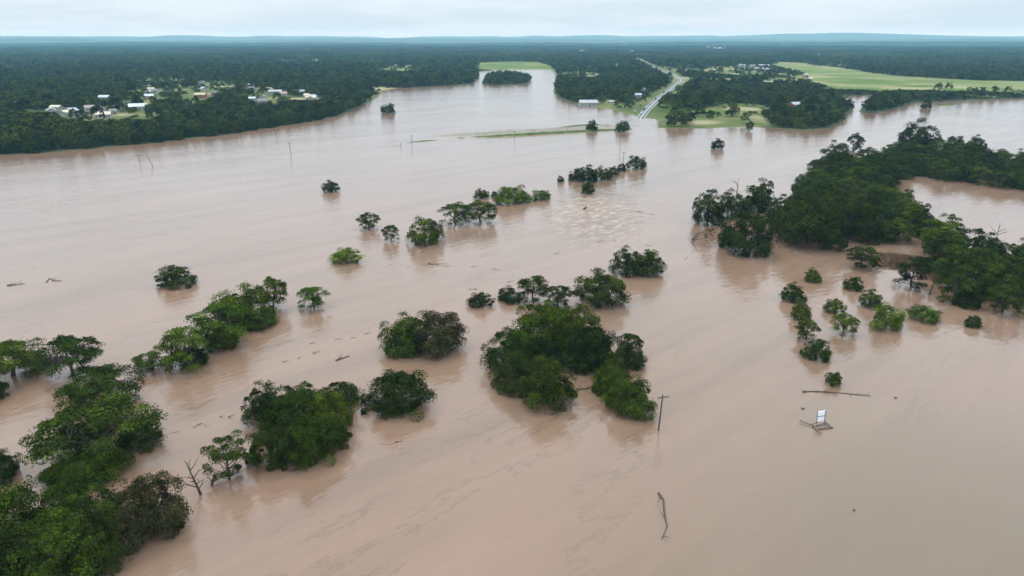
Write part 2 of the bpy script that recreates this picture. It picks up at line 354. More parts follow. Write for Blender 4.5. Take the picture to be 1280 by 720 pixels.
def unit(v): return v / np.maximum(np.linalg.norm(v, axis=1, keepdims=True), 1e-9)
def leaf_mesh(name, C, N, S, rng, aspect=0.55, tint=None):
    n_ = len(C); N = unit(N); T = unit(np.cross(N, rng.normal(size=(n_, 3)))); B = np.cross(N, T)
    S = S[:, None]
    bend = N * S * 0.12
    V = np.stack([C - T * S * 0.5 - bend, C - B * S * 0.5 * aspect + bend, C + T * S * 0.5 - bend, C + B * S * 0.5 * aspect + bend], 1).reshape(-1, 3)
    me = np_mesh(name, V, np.arange(n_ * 4).reshape(-1, 4))
    at_ = me.attributes.new('clump', 'FLOAT', 'FACE'); at_.data.foreach_set('value', (np.full(n_, .5) if tint is None else tint).astype(np.float32))
    return me
def lobe_leaves(L, rad, per, rng, size, out_c, flat=0.74, outw=0.8, upw=0.7):
    """leaves gathered on clump surfaces; L (k,3) clump centres"""
    k = len(L); idx = np.repeat(np.arange(k), per); n_ = len(idx)
    outd = unit(L - out_c)[idx]
    u = unit(rng.normal(size=(n_, 3)) + outw * outd + np.array([0, 0, upw]))
    lump = 1 + 0.22 * np.sin(u[:, 0] * 5 + idx) * np.sin(u[:, 1] * 6 + idx * 2.1)
    r = rad[idx] * (1.08 - 0.5 * rng.random(n_) ** 2) * lump
    C = L[idx] + u * r[:, None] * np.array([1, 1, flat])
    Nn = u + 0.5 * rng.normal(size=(n_, 3)) + np.array([0, 0, 0.35])
    global TINT
    TINT = np.clip(rng.random(k)[idx] + rng.normal(0, .12, n_), 0, 1)
    return C, Nn, size * rng.uniform(0.65, 1.35, n_)

# tree prototypes: (crown mesh, trunk mesh) about 10 m wide
def proto_bush(seed, leaf=0.31, per=140, nl=44, W=10.0, H=7.0):
    rng = np.random.default_rng(seed)
    az = rng.uniform(0, 2 * np.pi, nl); cz_ = rng.uniform(-0.25, 1, nl)
    ph = rng.uniform(0, 6.28, 3)
    prof = 1 + 0.14 * np.sin(2 * az + ph[0]) + 0.10 * np.sin(3 * az + ph[1]) + 0.07 * np.sin(7 * az + ph[2])
    rr = np.sqrt(np.maximum(0, 1 - np.clip(cz_, 0, 1) ** 2)) * prof
    k = rng.uniform(0.62, 1.10, nl)
    L = np.stack([np.cos(az) * rr * k * W * 0.40, np.sin(az) * rr * k * W * 0.40, 0.27 * H + cz_ * k * H * 0.60 * (0.8 + 0.3 * rng.random(nl))], 1)
    inner = np.stack([rng.normal(0, W * .15, 18), rng.normal(0, W * .15, 18), rng.uniform(.08, .72, 18) * H], 1)
    nk = nl * 2 // 3; ka = rng.uniform(0, 6.28, nk); kr = rng.uniform(.26, .42, nk) * W * (1 + 0.14 * np.sin(2 * ka + ph[0]) + 0.10 * np.sin(3 * ka + ph[1]))
    skirt = np.stack([np.cos(ka) * kr, np.sin(ka) * kr, rng.uniform(0.02, 0.34, nk) * H], 1)
    L = np.vstack([L, inner, skirt]); rad = rng.choice([.065, .085, .11, .14, .16], len(L)) * rng.uniform(.9, 1.1, len(L)) * W
    C, N, S = lobe_leaves(L, rad, per, rng, leaf, np.array([0, 0, 0.2 * H]))
    ok = C[:, 2] > 0.02
    crown = leaf_mesh('crown_dense', C[ok], N[ok], S[ok], rng, tint=TINT[ok])
    b_ = MB(); b_.tube([(0, 0, -2.2), (0.1, 0, 0.5), (0.05, 0.1, 2.0)], [0.42, 0.36, 0.26], 7)
    for i in rng.choice(nl, 12, False):
        p = L[i]; b_.tube([(0.05, 0.05, rng.uniform(0.2, 1.6)), tuple(p * 0.5 + np.array([0, 0, 0.35])), tuple(p)], [0.17, 0.10, 0.03], 5)
    return crown, b_.mesh('trunk_branching', M_BARK), W, H
def proto_umbrella(seed, leaf=0.33, per=150, nc=30, W=11.0, H=7.0, lift=0.0):
    rng = np.random.default_rng(seed)
    rho = np.sqrt(rng.random(nc)) * 0.45 * W; az = rng.uniform(0, 2 * np.pi, nc)
    z = H * (0.90 - 0.42 * (rho / (W / 2)) ** 2) + rng.normal(0, 0.35, nc)
    L = np.stack([rho * np.cos(az), rho * np.sin(az), z], 1)
    k = nc * 2 // 3; la_ = rng.uniform(0, 6.28, k); lr_ = np.sqrt(rng.uniform(.1, 1, k)) * W * .40; low = np.stack([np.cos(la_) * lr_, np.sin(la_) * lr_, H * rng.uniform(0.08, 0.52, k)], 1)
    L = np.vstack([L, low]); rad = rng.uniform(0.085, 0.145, len(L)) * W
    C, N, S = lobe_leaves(L, rad, per, rng, leaf, np.array([0, 0, 0.1 * H]), flat=0.48, outw=0.4, upw=0.75)
    ok = C[:, 2] > 0.05
    crown = leaf_mesh('crown_spreading', C[ok], N[ok], S[ok], rng, tint=TINT[ok])
    b_ = MB(); fork = np.array([rng.normal(0, .2), rng.normal(0, .2), H * (0.30 + lift)])
    b_.tube([(0, 0, -2.5), (0.05, 0.02, 0), tuple(fork * [1, 1, .6]), tuple(fork)], [0.46, 0.36, 0.30, 0.26], 7)
    nlimb = 6; la = rng.uniform(0, 6.28) + np.arange(nlimb) * 6.28 / nlimb
    mids = [np.array([math.cos(a) * W * .2, math.sin(a) * W * .2, H * rng.uniform(.50, .64)]) for a in la]
    for q in mids: b_.tube([tuple(fork), tuple((fork + q) / 2 + np.array([0, 0, -.15])), tuple(q)], [0.22, 0.17, 0.12], 6)
    for p in L:
        q = min(mids, key=lambda s: np.hypot(*(s[:2] - p[:2]))); b_.tube([tuple(q), tuple((p + q) / 2 + rng.normal(0, .15, 3)), tuple(p)], [0.10, 0.065, 0.025], 5)
    return crown, b_.mesh('trunk_spreading', M_BARK), W, H
def proto_sparse(seed, leaf=0.32, per=95, nc=24, W=7.0, H=8.0, rmax=0.13):
    rng = np.random.default_rng(seed)
    L = []; b_ = MB(); b_.tube([(0, 0, -2.5), (0, 0, 0), (.15, .1, H * .3), (.1, -.1, H * .62)], [.3, .26, .19, .08], 7)
    for i in range(nc):
        h0 = rng.uniform(.03, .6) * H; a = rng.uniform(0, 6.28); ln = W * .5 * rng.uniform(.35, 1.0) * (1.05 - .5 * h0 / H)
        e = np.array([math.cos(a) * ln, math.sin(a) * ln, min(h0 + ln * rng.uniform(.3, 1.1), H * .95)])
        b_.tube([(0.1, 0, h0), tuple(e * [.5, .5, 0] + [0, 0, h0 + (e[2] - h0) * .35]), tuple(e)], [.09, .06, .02], 5); L.append(e)
    L = np.array(L); rad = rng.uniform(0.07, rmax, nc) * W
    C, N, S = lobe_leaves(L, rad, per, rng, leaf, np.array([0, 0, 0.1 * H]), flat=0.7, outw=0.4, upw=0.4)
    ok = C[:, 2] > 0.05
    return leaf_mesh('crown_sparse', C[ok], N[ok], S[ok], rng, tint=TINT[ok]), b_.mesh('trunk_thin', M_BARK), W, H

PROTO = {
    'b': [proto_bush(100 + i) for i in range(7)],
    'B': [proto_bush(150 + i, 0.26, 215, 52) for i in range(6)],
    'u': [proto_umbrella(200 + i) for i in range(6)],
    'U': [proto_umbrella(250 + i, 0.26, 250, 38) for i in range(3)],
    's': [proto_sparse(300 + i) for i in range(3)],
    'S': [proto_sparse(330 + i, 0.27, 200, 40, 9, 8.5, 0.125) for i in range(2)],
    'g': [proto_bush(400 + i, 0.40, 105, 46, 10.0, 8.0) for i in range(5)],
    'G': [proto_umbrella(450 + i, 0.42, 100, 34, 11.0, 9.0) for i in range(3)],
}
CNT = {}
def put_tree(kind, x, y, W, H, tone, name, label, cat='tree', group=None, z=0.0, parts=True):
    i = CNT.get(kind, 0); CNT[kind] = i + 1
    crown, trunk, W0, H0 = PROTO[kind][i % len(PROTO[kind])]
    o = empty(name, (x, y, z), random.uniform(0, 6.28), (W / W0, W / W0, H / H0)); tag(o, label, cat, group)
    c = bpy.data.objects.new('crown', crown); COL.objects.link(c); c.parent = o
    if not crown.materials: crown.materials.append(M_LEAF['mid'])
    c.material_slots[0].link = 'OBJECT'; c.material_slots[0].material = M_LEAF[tone]
    t_ = bpy.data.objects.new('trunk', trunk); COL.objects.link(t_); t_.parent = o
    return o
def tree_box(kind, x0, y0, x1, y1, tone, name, label, cat='tree', group=None):
    """plant a tree from its outline in the survey photograph: solves its place, width and height on the water"""
    xc = (x0 + x1) / 2; gx, gy = P(xc, y1); W = 1.0
    shift = 0.36 if kind in 'bBgG' else (0.12 if kind in 'uU' else 0.08)
    for _ in range(6):
        s = scale_at(gx, gy); W = (x1 - x0) / s
        bx, by = P(xc, y1); dn = math.hypot(bx, by); gx, gy = bx + bx / dn * W * shift, by + by / dn * W * shift
    s = scale_at(gx, gy); dep = math.atan2(CAM_H, math.hypot(gx, gy))
    best = 1.0
    for H in np.linspace(0.6, 22, 240):
        zc, hz = (0.30 * H, 0.66 * H) if kind in 'bBgG' else (0.62 * H, 0.36 * H)
        _, cy = proj(gx, gy, zc)
        top = cy - s * math.hypot(hz * math.cos(dep), W * 0.46 * math.sin(dep))
        if top <= y0: best = H; break
    H = min(max(best, 0.28 * W), 1.0 * W if kind in 'bBgG' else 1.3 * W)
    return put_tree(kind, gx, gy, W * 0.95, H * (0.93 if kind in 'bBgG' else 0.86), tone, name, label, cat, group)

# ------------------------------------------------------------------ setting: terrain, water
ys = [-260.0]
while ys[-1] < 15500:
    y = ys[-1]; ys.append(y + (22 if y < 250 else max(4.0, y * 0.0065) if y < 3000 else y * 0.009))
ys = np.array(ys)
tt = np.linspace(-1, 1, 461); xs = 15500 * np.sign(tt) * (0.020 * np.abs(tt) + 0.050 * np.abs(tt) ** 2 + 0.930 * np.abs(tt) ** 6)
GX, GY = np.meshgrid(xs, ys); fx, fy = GX.ravel(), GY.ravel()
near = fy < 3500
SD = np.full(fx.shape, 400.0)
SD[near] = np.maximum(poly_sd(SHORE, fx[near], fy[near]), poly_sd(ISLE, fx[near], fy[near]))
fz = ground_z(fx, fy, SD)
def cover(X, Y):
    """ground cover: open grass, crop field, bare soil (0..1 each)"""
    jx = (vnoise(X, Y, 26, 21) - .5) * 34 + (vnoise(X, Y, 9, 22) - .5) * 10
    g = np.zeros(X.shape)
    for q in CLEAR: g = np.maximum(g, sstep(-4, 4, poly_sd(q, X, Y) + jx))
    for q in (FRONT, BARN_YARD, STRIP): g = np.maximum(g, sstep(-4, 4, poly_sd(q, X, Y) + jx * .6))
    rd = line_d(ROAD, X, Y); D = np.hypot(X, Y)
    g = np.maximum(g, sstep(0, -6, rd - (17 + 14 * sstep(2200, 3500, D)) + jx * .4))
    g = np.maximum(g, sstep(.67, .73, vnoise(X, Y * .6, 130, 91) * .75 + vnoise(X, Y, 40, 92) * .25) * sstep(700, 1100, D))
    f = np.maximum(sstep(-4, 3, poly_sd(FIELD, X, Y) + jx * .8), sstep(-4, 3, poly_sd(FAR_FIELD, X, Y) + jx * .6))
    return g, f
ga, fa = np.zeros(fx.shape), np.zeros(fx.shape)
nr = (fy > 200) & (fy < 7000); ga[nr], fa[nr] = cover(fx[nr], fy[nr])
so = sstep(0.62, 0.78, vnoise(fx, fy, 34, 31)) * ga * 0.7
tan0 = P(1150, 108)[0]; so = np.maximum(so, fa * sstep(-40, 160, fx - tan0 + (vnoise(fx, fy, 60, 33) - .5) * 160) * .35)
so = np.maximum(so, fa * sstep(.60, .8, vnoise(fx, fy, 48, 35)) * .35)
so = np.maximum(so, sstep(9, 0, np.abs(SD)) * 0.12)
nyv, nxv = GX.shape
ii = np.arange(nyv * nxv).reshape(nyv, nxv)
F = np.stack([ii[:-1, :-1].ravel(), ii[:-1, 1:].ravel(), ii[1:, 1:].ravel(), ii[1:, :-1].ravel()], 1)
tm = np_mesh('terrain', np.stack([fx, fy, fz], 1), F, [M_TERRAIN])
for nm, a in (('grass', ga), ('field', fa), ('soil', so)):
    at = tm.attributes.new(nm, 'FLOAT', 'POINT'); at.data.foreach_set('value', a.astype(np.float32))
tm.polygons.foreach_set('use_smooth', np.ones(len(F), bool))
tag(link('terrain', tm), 'wooded land rising from the flood to far blue hills', None, None, 'structure')
wm = np_mesh('water', [(-2600, -250, 0), (2600, -250, 0), (2600, 2400, 0), (-2600, 2400, 0)], [(0, 1, 2, 3)], [M_WATER])
tag(link('water', wm), 'muddy brown flood water spread over the river valley', None, None, 'structure')

# standing waves where the current runs over drowned banks
def wave_field(cx, cy, lx, ly, rot, amp, step, seed, cut):
    nx_, ny_ = int(lx / step), int(ly / step)
    u, v = np.meshgrid(np.linspace(-1, 1, nx_), np.linspace(-1, 1, ny_)); u, v = u.ravel(), v.ravel()
    x, y = u * lx / 2, v * ly / 2
    e = sstep(1, .35, np.hypot(u, v) if cut == 'oval' else np.maximum(np.abs(u) ** 3, np.abs(v)))
    w = vnoise(x, y, 7, seed) + .6 * vnoise(x, y, 3.2, seed + 1) + .35 * vnoise(x, y, 1.7, seed + 2)
    w = w * .5 + .5 * np.abs(2 * vnoise(x + 2 * v, y * 2.2, 5.5, seed + 3) - 1)
    z = amp * e * (w - .35) - .06 * (1 - e) * 2 + .02
    c, s2 = math.cos(rot), math.sin(rot)
    i2 = np.arange(nx_ * ny_).reshape(ny_, nx_)
    Fq = np.stack([i2[:-1, :-1].ravel(), i2[:-1, 1:].ravel(), i2[1:, 1:].ravel(), i2[1:, :-1].ravel()], 1)
    me = np_mesh('waves', np.stack([cx + x * c - y * s2, cy + x * s2 + y * c, z], 1), Fq, [M_WATER]); me.polygons.foreach_set('use_smooth', np.ones(len(Fq), bool))
    return link('water', me)
tag(wave_field(RAP[0] + 2, RAP[1] + 4, 44, 96, R(-4), .62, .8, 50, 'oval'), 'choppy rapids over the drowned road', None, None, 'structure')
tag(wave_field(ec[0] + 6, ec[1] + 13, float(np.hypot(*(e1 - e0))) * 1.04, 36, ea, 1.5, .9, 60, 'rect'), 'brown ruffled water spilling over the drowned bank', None, None, 'structure')

# road ribbon
def ribbon(line, w, zoff, name, mat):
    pts = np.array(line); v = []
    for i in range(len(pts)):
        d = pts[min(i + 1, len(pts) - 1)] - pts[max(i - 1, 0)]; d = d / np.linalg.norm(d); nrm = np.array([-d[1], d[0]])
        for s in (-.5, .5):
            q = pts[i] + nrm * w * s; v.append(q)
    v = np.array(v); z = np.maximum(ground_z(v[:, 0], v[:, 1]), -0.5) + zoff
    V = np.column_stack([v, z]); k = len(pts)
    return np_mesh(name, V, [(2 * i, 2 * i + 1, 2 * i + 3, 2 * i + 2) for i in range(k - 1)], [mat])
def densify(line, step):
    out = []
    for i in range(len(line) - 1):
        a, b2 = np.array(line[i]), np.array(line[i + 1]); k = max(1, int(np.linalg.norm(b2 - a) / step))
        out += [a + (b2 - a) * j / k for j in range(k)]
    return np.array(out + [np.array(line[-1])])
RD = densify(ROAD, 12)
tag(link('road', ribbon(RD, 7.4, 0.35, 'road', M_ASPH)), 'grey country road running down into the flood water', None, None, 'structure')
mk = MB()
for s in (-3.2, -0.15, 0.15, 3.2):
    r_ = ribbon(RD, 1, 0.37, 'tmp', M_WHITE); co = np.array([v.co for v in r_.vertices]); a, c = co[0::2], co[1::2]
    mid_ = (a + c) / 2; nn = (c - a); nn = nn / np.linalg.norm(nn[:, :2], axis=1)[:, None]
    e = np.stack([mid_ + nn * (s - .09), mid_ + nn * (s + .09)], 1).reshape(-1, 3)
    mk.add(e, [(2 * i, 2 * i + 1, 2 * i + 3, 2 * i + 2) for i in range(min(60, len(a) - 1))])
    bpy.data.meshes.remove(r_)
tag(mk.build('road_marking', M_WHITE), 'thin pale lines painted along the country road', None, None, 'structure')

# flooded embankment crest: a low grassy bank standing just clear of the water
def bank(line, w, h, name, label):
    L = densify(line, 3.0); k = len(L); v, f = [], []
    for i in range(k):
        d = L[min(i + 1, k - 1)] - L[max(i - 1, 0)]; d = d / np.linalg.norm(d); nrm = np.array([-d[1], d[0]])
        tip = math.sin(math.pi * i / (k - 1)) ** .5
        ww = w * (0.6 + .8 * vnoise(np.array([i * 3.0]), np.array([0.0]), 17, 4)[0]) * (0.3 + .7 * tip)
        for q, hh in ((-.5, -.4), (-.25, h * .7), (0, h), (.3, h * .6), (.5, -.4)):
            p = L[i] + nrm * ww * q; v.append((p[0], p[1], hh * (tip if hh > 0 else 1) + random.uniform(-.05, .1)))
    f = [(i * 5 + j, i * 5 + j + 1, (i + 1) * 5 + j + 1, (i + 1) * 5 + j) for i in range(k - 1) for j in range(4)]
    return tag(link(name, np_mesh(name, v, f, [M_GRASS])), label, None, None, 'structure')
bank(PP([(508, 178.2), (528, 176.3), (548, 175.2)]), 2.5, .35, 'embankment', 'thin broken grass strip at the drowned end of the long bank')
bank(PP([(562, 173.6), (640, 169.5), (700, 166), (750, 163.2), (788, 161)]), 6.0, 1.3, 'embankment', 'narrow green grass bank just clear of the flood')
bank(PP([(700, 159), (728, 156.5), (772, 156.5)]), 3.0, .5, 'embankment', 'short green grass bank behind the long flooded bank')
bank(PP([(1172, 131.5), (1195, 131)]), 8.0, 1.4, 'embankment', 'small green islet off the wooded far shore')

# ------------------------------------------------------------------ forests as instanced stuff
def proto_forest(seed, nl, per, leaf, W=9.5, H=8.0):
    rng = np.random.default_rng(seed)
    az = rng.uniform(0, 6.28, nl); cz_ = rng.uniform(-0.1, 1, nl); rr = np.sqrt(1 - np.clip(cz_, 0, 1) ** 2) * (1 + .18 * np.sin(3 * az + seed))
    k = rng.uniform(.7, 1.05, nl)
    L = np.stack([np.cos(az) * rr * k * W * .38, np.sin(az) * rr * k * W * .38, .3 * H + cz_ * k * H * .58], 1)
    return lobe_leaves(L, rng.uniform(.10, .19, nl) * W, per, rng, leaf, np.array([0, 0, .2 * H])), rng
FC = bpy.data.collections.new('forest_sources'); PC = bpy.data.collections.new('forest_patch_sources')
for i in range(5):
    (C, N, S), rng = proto_forest(500 + i, 26, 26, 0.95)
    me = leaf_mesh('forest_tree', C, N, S, rng, 0.7, TINT); me.materials.append(M_LEAF['forest'])
    FC.objects.link(bpy.data.objects.new('forest_tree', me))
for i in range(4):
    Cs, Ns, Ss = [], [], []
    rng = np.random.default_rng(600 + i)
    for k in range(44):
        (C, N, S), _ = proto_forest(700 + i * 50 + k, 10, 7, 2.3)
        sc2 = rng.uniform(.7, 1.25); Cs.append(C * sc2 + np.array([rng.uniform(-29, 29), rng.uniform(-29, 29), 0])); Ns.append(N); Ss.append(S * sc2)
    me = leaf_mesh('forest_patch', np.vstack(Cs), np.vstack(Ns), np.concatenate(Ss), rng, 0.75); me.materials.append(M_LEAF['forest'])
    PC.objects.link(bpy.data.objects.new('forest_patch', me))
def scatter(name, pts, scl, coll, label):
    me = bpy.data.meshes.new(name); me.vertices.add(len(pts)); me.vertices.foreach_set('co', pts.astype(np.float32).ravel())
    a = me.attributes.new('sc', 'FLOAT_VECTOR', 'POINT'); a.data.foreach_set('vector', scl.astype(np.float32).ravel())
    r_ = me.attributes.new('rz', 'FLOAT_VECTOR', 'POINT'); rz = np.zeros((len(pts), 3), np.float32); rz[:, 2] = RNG.uniform(0, 6.28, len(pts)); r_.data.foreach_set('vector', rz.ravel())
    o = link(name, me); tag(o, label, None, None, 'stuff')
    ng = bpy.data.node_groups.new(name, 'GeometryNodeTree')
    ng.interface.new_socket('Geometry', in_out='INPUT', socket_type='NodeSocketGeometry'); ng.interface.new_socket('Geometry', in_out='OUTPUT', socket_type='NodeSocketGeometry')
    N_, L_ = ng.nodes, ng.links; gi = N_.new('NodeGroupInput'); go = N_.new('NodeGroupOutput')
    ip = N_.new('GeometryNodeInstanceOnPoints'); ci = N_.new('GeometryNodeCollectionInfo'); ci.inputs['Collection'].default_value = coll
    ci.inputs['Separate Children'].default_value = True; ci.inputs['Reset Children'].default_value = True
    ip.inputs['Pick Instance'].default_value = True
    for nm, sock in (('sc', 'Scale'), ('rz', 'Rotation')):
        na = N_.new('GeometryNodeInputNamedAttribute'); na.data_type = 'FLOAT_VECTOR'; na.inputs['Name'].default_value = nm; L_.new(na.outputs['Attribute'], ip.inputs[sock])
    L_.new(gi.outputs[0], ip.inputs['Points']); L_.new(ci.outputs[0], ip.inputs['Instance']); L_.new(ip.outputs[0], go.inputs[0])
    o.modifiers.new('scatter', 'NODES').node_group = ng
    return o
def candidates(x0, x1, y0, y1, step, half):
    X, Y = np.meshgrid(np.arange(x0, x1, step), np.arange(y0, y1, step)); X, Y = X.ravel(), Y.ravel()
    X = X + RNG.uniform(-.45, .45, len(X)) * step; Y = Y + RNG.uniform(-.45, .45, len(Y)) * step
    k = np.abs(X) < Y * half + 60
    return X[k], Y[k]
HOUSES = []   # filled below, used to keep trees off the buildings
# buildings, surveyed: px, py, length, width, turn, roof tone
HOUSE_SPOTS = [
    (131, 154, 17, 11, .3, 'cream', 'pale cream roofed house at the end of a bare driveway'),
    (142, 149, 9, 7, 1.0, 'grey', 'small grey shed beside the cream roofed house'),
    (174, 143, 22, 13, .5, 'metal', 'large bright metal roofed house above the wooded bank'),
    (187, 128, 16, 9, .2, 'metal', 'metal roofed house uphill of the large bright roof'),
    (132, 129, 15, 10, .1, 'metal', 'pale metal roofed house in the tree gap'),
    (72, 143, 13, 8, .0, 'cream', 'low cream roofed house on the green lawn'),
    (92, 146, 9, 6, .4, 'grey', 'small grey roofed cottage on the green lawn'),
    (252, 127, 17, 10, .05, 'tan', 'sand coloured long house at the lower clearing edge'),
    (268, 124, 7, 6, .6, 'grey', 'little grey outbuilding next to the sand coloured house'),
    (312, 113, 20, 10, .1, 'pink', 'pinkish roofed ranch house on the upper clearing'),
    (345, 122, 22, 9, .15, 'white', 'long white roofed building near the clearing end'),
    (316, 131, 9, 7, .3, 'metal', 'small metal roofed cabin among the bank trees'),
    (378, 121, 9, 7, .8, 'white', 'small bright white house alone in the woods'),
    (190, 118, 11, 8, .2, 'tan', 'tan roofed house at the top of the track'),
    (298, 92, 12, 9, .2, 'white', 'white roofed house far back in the woods'),
    (11, 84.5, 16, 10, .2, 'white', 'lone white roof in the deep woods near a pale track'),
    (172, 84.5, 15, 10, .4, 'white', 'lone white roof deep in the unbroken woods'),
    (234, 77.5, 18, 11, .1, 'white', 'tiny white roof near the wooded skyline'),
    (993, 137, 18, 11, .5, 'white', 'white roofed house with red walls in the flooded woods'),
    (727, 67, 40, 16, .1, 'white', 'broad white roof in the woods far beyond the road'),
    (806, 118, 12, 8, .7, 'grey', 'grey roofed house in woods by the road'),
    (797, 125, 10, 8, .2, 'metal', 'small metal roof hidden in woods by the road'),
    (1006, 98, 12, 9, .4, 'white', 'white house at the edge of the green field'),
    (1012, 103, 9, 7, .1, 'cream', 'cream shed by the corner of the green field'),
]
for i in range(18):
    ax, ay = random.choice([(30, 141), (66, 147), (88, 150), (120, 147), (165, 142), (186, 122), (196, 114), (222, 118), (246, 112), (262, 118), (285, 108), (322, 119), (350, 126), (335, 131), (384, 128)])
    HOUSE_SPOTS.append((ax + random.uniform(-9, 9), ay + random.uniform(-3, 3), random.uniform(10, 17), random.uniform(8, 11), random.uniform(0, 3), random.choice(['tan', 'grey', 'cream', 'pink', 'grey', 'metal']), 'SCATTER'))
for i in range(16):
    HOUSE_SPOTS.append((926 + (i % 8) * 4.7 + random.uniform(-1.5, 1.5), 85.5 + (i // 8) * 4.0 + random.uniform(-.6, .6), 15 + random.uniform(-3, 4), 9, random.uniform(0, 1.5), random.choice(['white', 'metal', 'grey', 'white']), 'VILLAGE'))
for i in range(5): HOUSE_SPOTS.append((878 + i * 7, 63 + random.uniform(-.5, .7), 38, 20, .1 * i, 'white', 'FARVILLAGE'))
hp = np.array([P(s[0], s[1] + 0) for s in HOUSE_SPOTS])

def keep(X, Y, pad):
    sd = np.maximum(poly_sd(SHORE, X, Y), poly_sd(ISLE, X, Y)); k = sd > pad; X, Y, sd = X[k], Y[k], sd[k]
    g, f = cover(X, Y); pr = 1 - np.maximum(g * (0.72 + 0.25 * (vnoise(X, Y, 28, 77) > .42)), f)
    k = RNG.random(len(X)) < pr; X, Y = X[k], Y[k]
    k = line_d(ROAD, X, Y) > 11; X, Y = X[k], Y[k]
    for (hx, hy) in hp:
        rad = 12 if hy < 2500 else 40
        dd = math.hypot(hx, hy); ux, uy = hx / dd, hy / dd   # keep the yard in front of the house open
        a = (X - hx) * ux + (Y - hy) * uy; c_ = np.abs(-(X - hx) * uy + (Y - hy) * ux)
        k = ~((a < rad) & (a > -rad * 1.4) & (c_ < rad * .95)); X, Y = X[k], Y[k]
    return X, Y
X, Y = candidates(-2100, 2100, 330, 2400, 6.8, .95)
X, Y = keep(X, Y, 2.5)
# the frontmost trees of the wooded bank become individual things
front = np.zeros(len(X), bool)
sdv = poly_sd(SHORE, X, Y)
cand = np.where((sdv < 11) & (Y < 640) & (X < -60) & (X > -Y * .80))[0]
order = cand[np.argsort(Y[cand])][:70]; front[order] = True
BANK_TREES = [(X[i], Y[i]) for i in order]
Xs, Ys = X[~front], Y[~front]; Zs = ground_z(Xs, Ys)
s_ = RNG.uniform(.6, 1.2, len(Xs)) * (0.65 + .6 * vnoise(Xs, Ys, 70, 41)); hs = s_ * RNG.uniform(.65, 1.35, len(Xs))
# scrub is lower on the river side of the lawns, yards and fields
Dd = np.hypot(Xs, Ys); cap = np.full(len(Xs), 99.0)
for st in np.arange(6, 96, 9.0):
    qx, qy = Xs + Xs / Dd * st, Ys + Ys / Dd * st; g_, f_ = cover(qx, qy); hit = np.maximum(g_, f_) > .5
    for (hx, hy) in hp: hit |= (qx - hx) ** 2 + (qy - hy) ** 2 < 49
    cap = np.where(hit, np.minimum(cap, 2.0 + st * 0.85 * CAM_H / Dd), cap)
g_, f_ = cover(Xs, Ys); cap = np.where((g_ > .5) & (vnoise(Xs, Ys, 12, 78) > .4), 99, cap); lim = np.minimum(1, cap / (8 * hs)); hs = hs * lim; s_ = s_ * np.maximum(lim, .55)
scatter('bank_forest', np.column_stack([Xs, Ys, Zs - .3]), np.column_stack([s_, s_, hs]), FC, 'dense dark oak and cedar woods on the dry banks')
X, Y = candidates(-7000, 7000, 2350, 7600, 50, .95)
X, Y = keep(X, Y, 10); Z = ground_z(X, Y)
s_ = RNG.uniform(.85, 1.25, len(X)); hs = s_ * (0.7 + .7 * vnoise(X, Y, 400, 43))
scatter('distant_forest', np.column_stack([X, Y, Z - .3]), np.column_stack([s_, s_, hs]), PC, 'unbroken dark woods reaching to the far ridge')

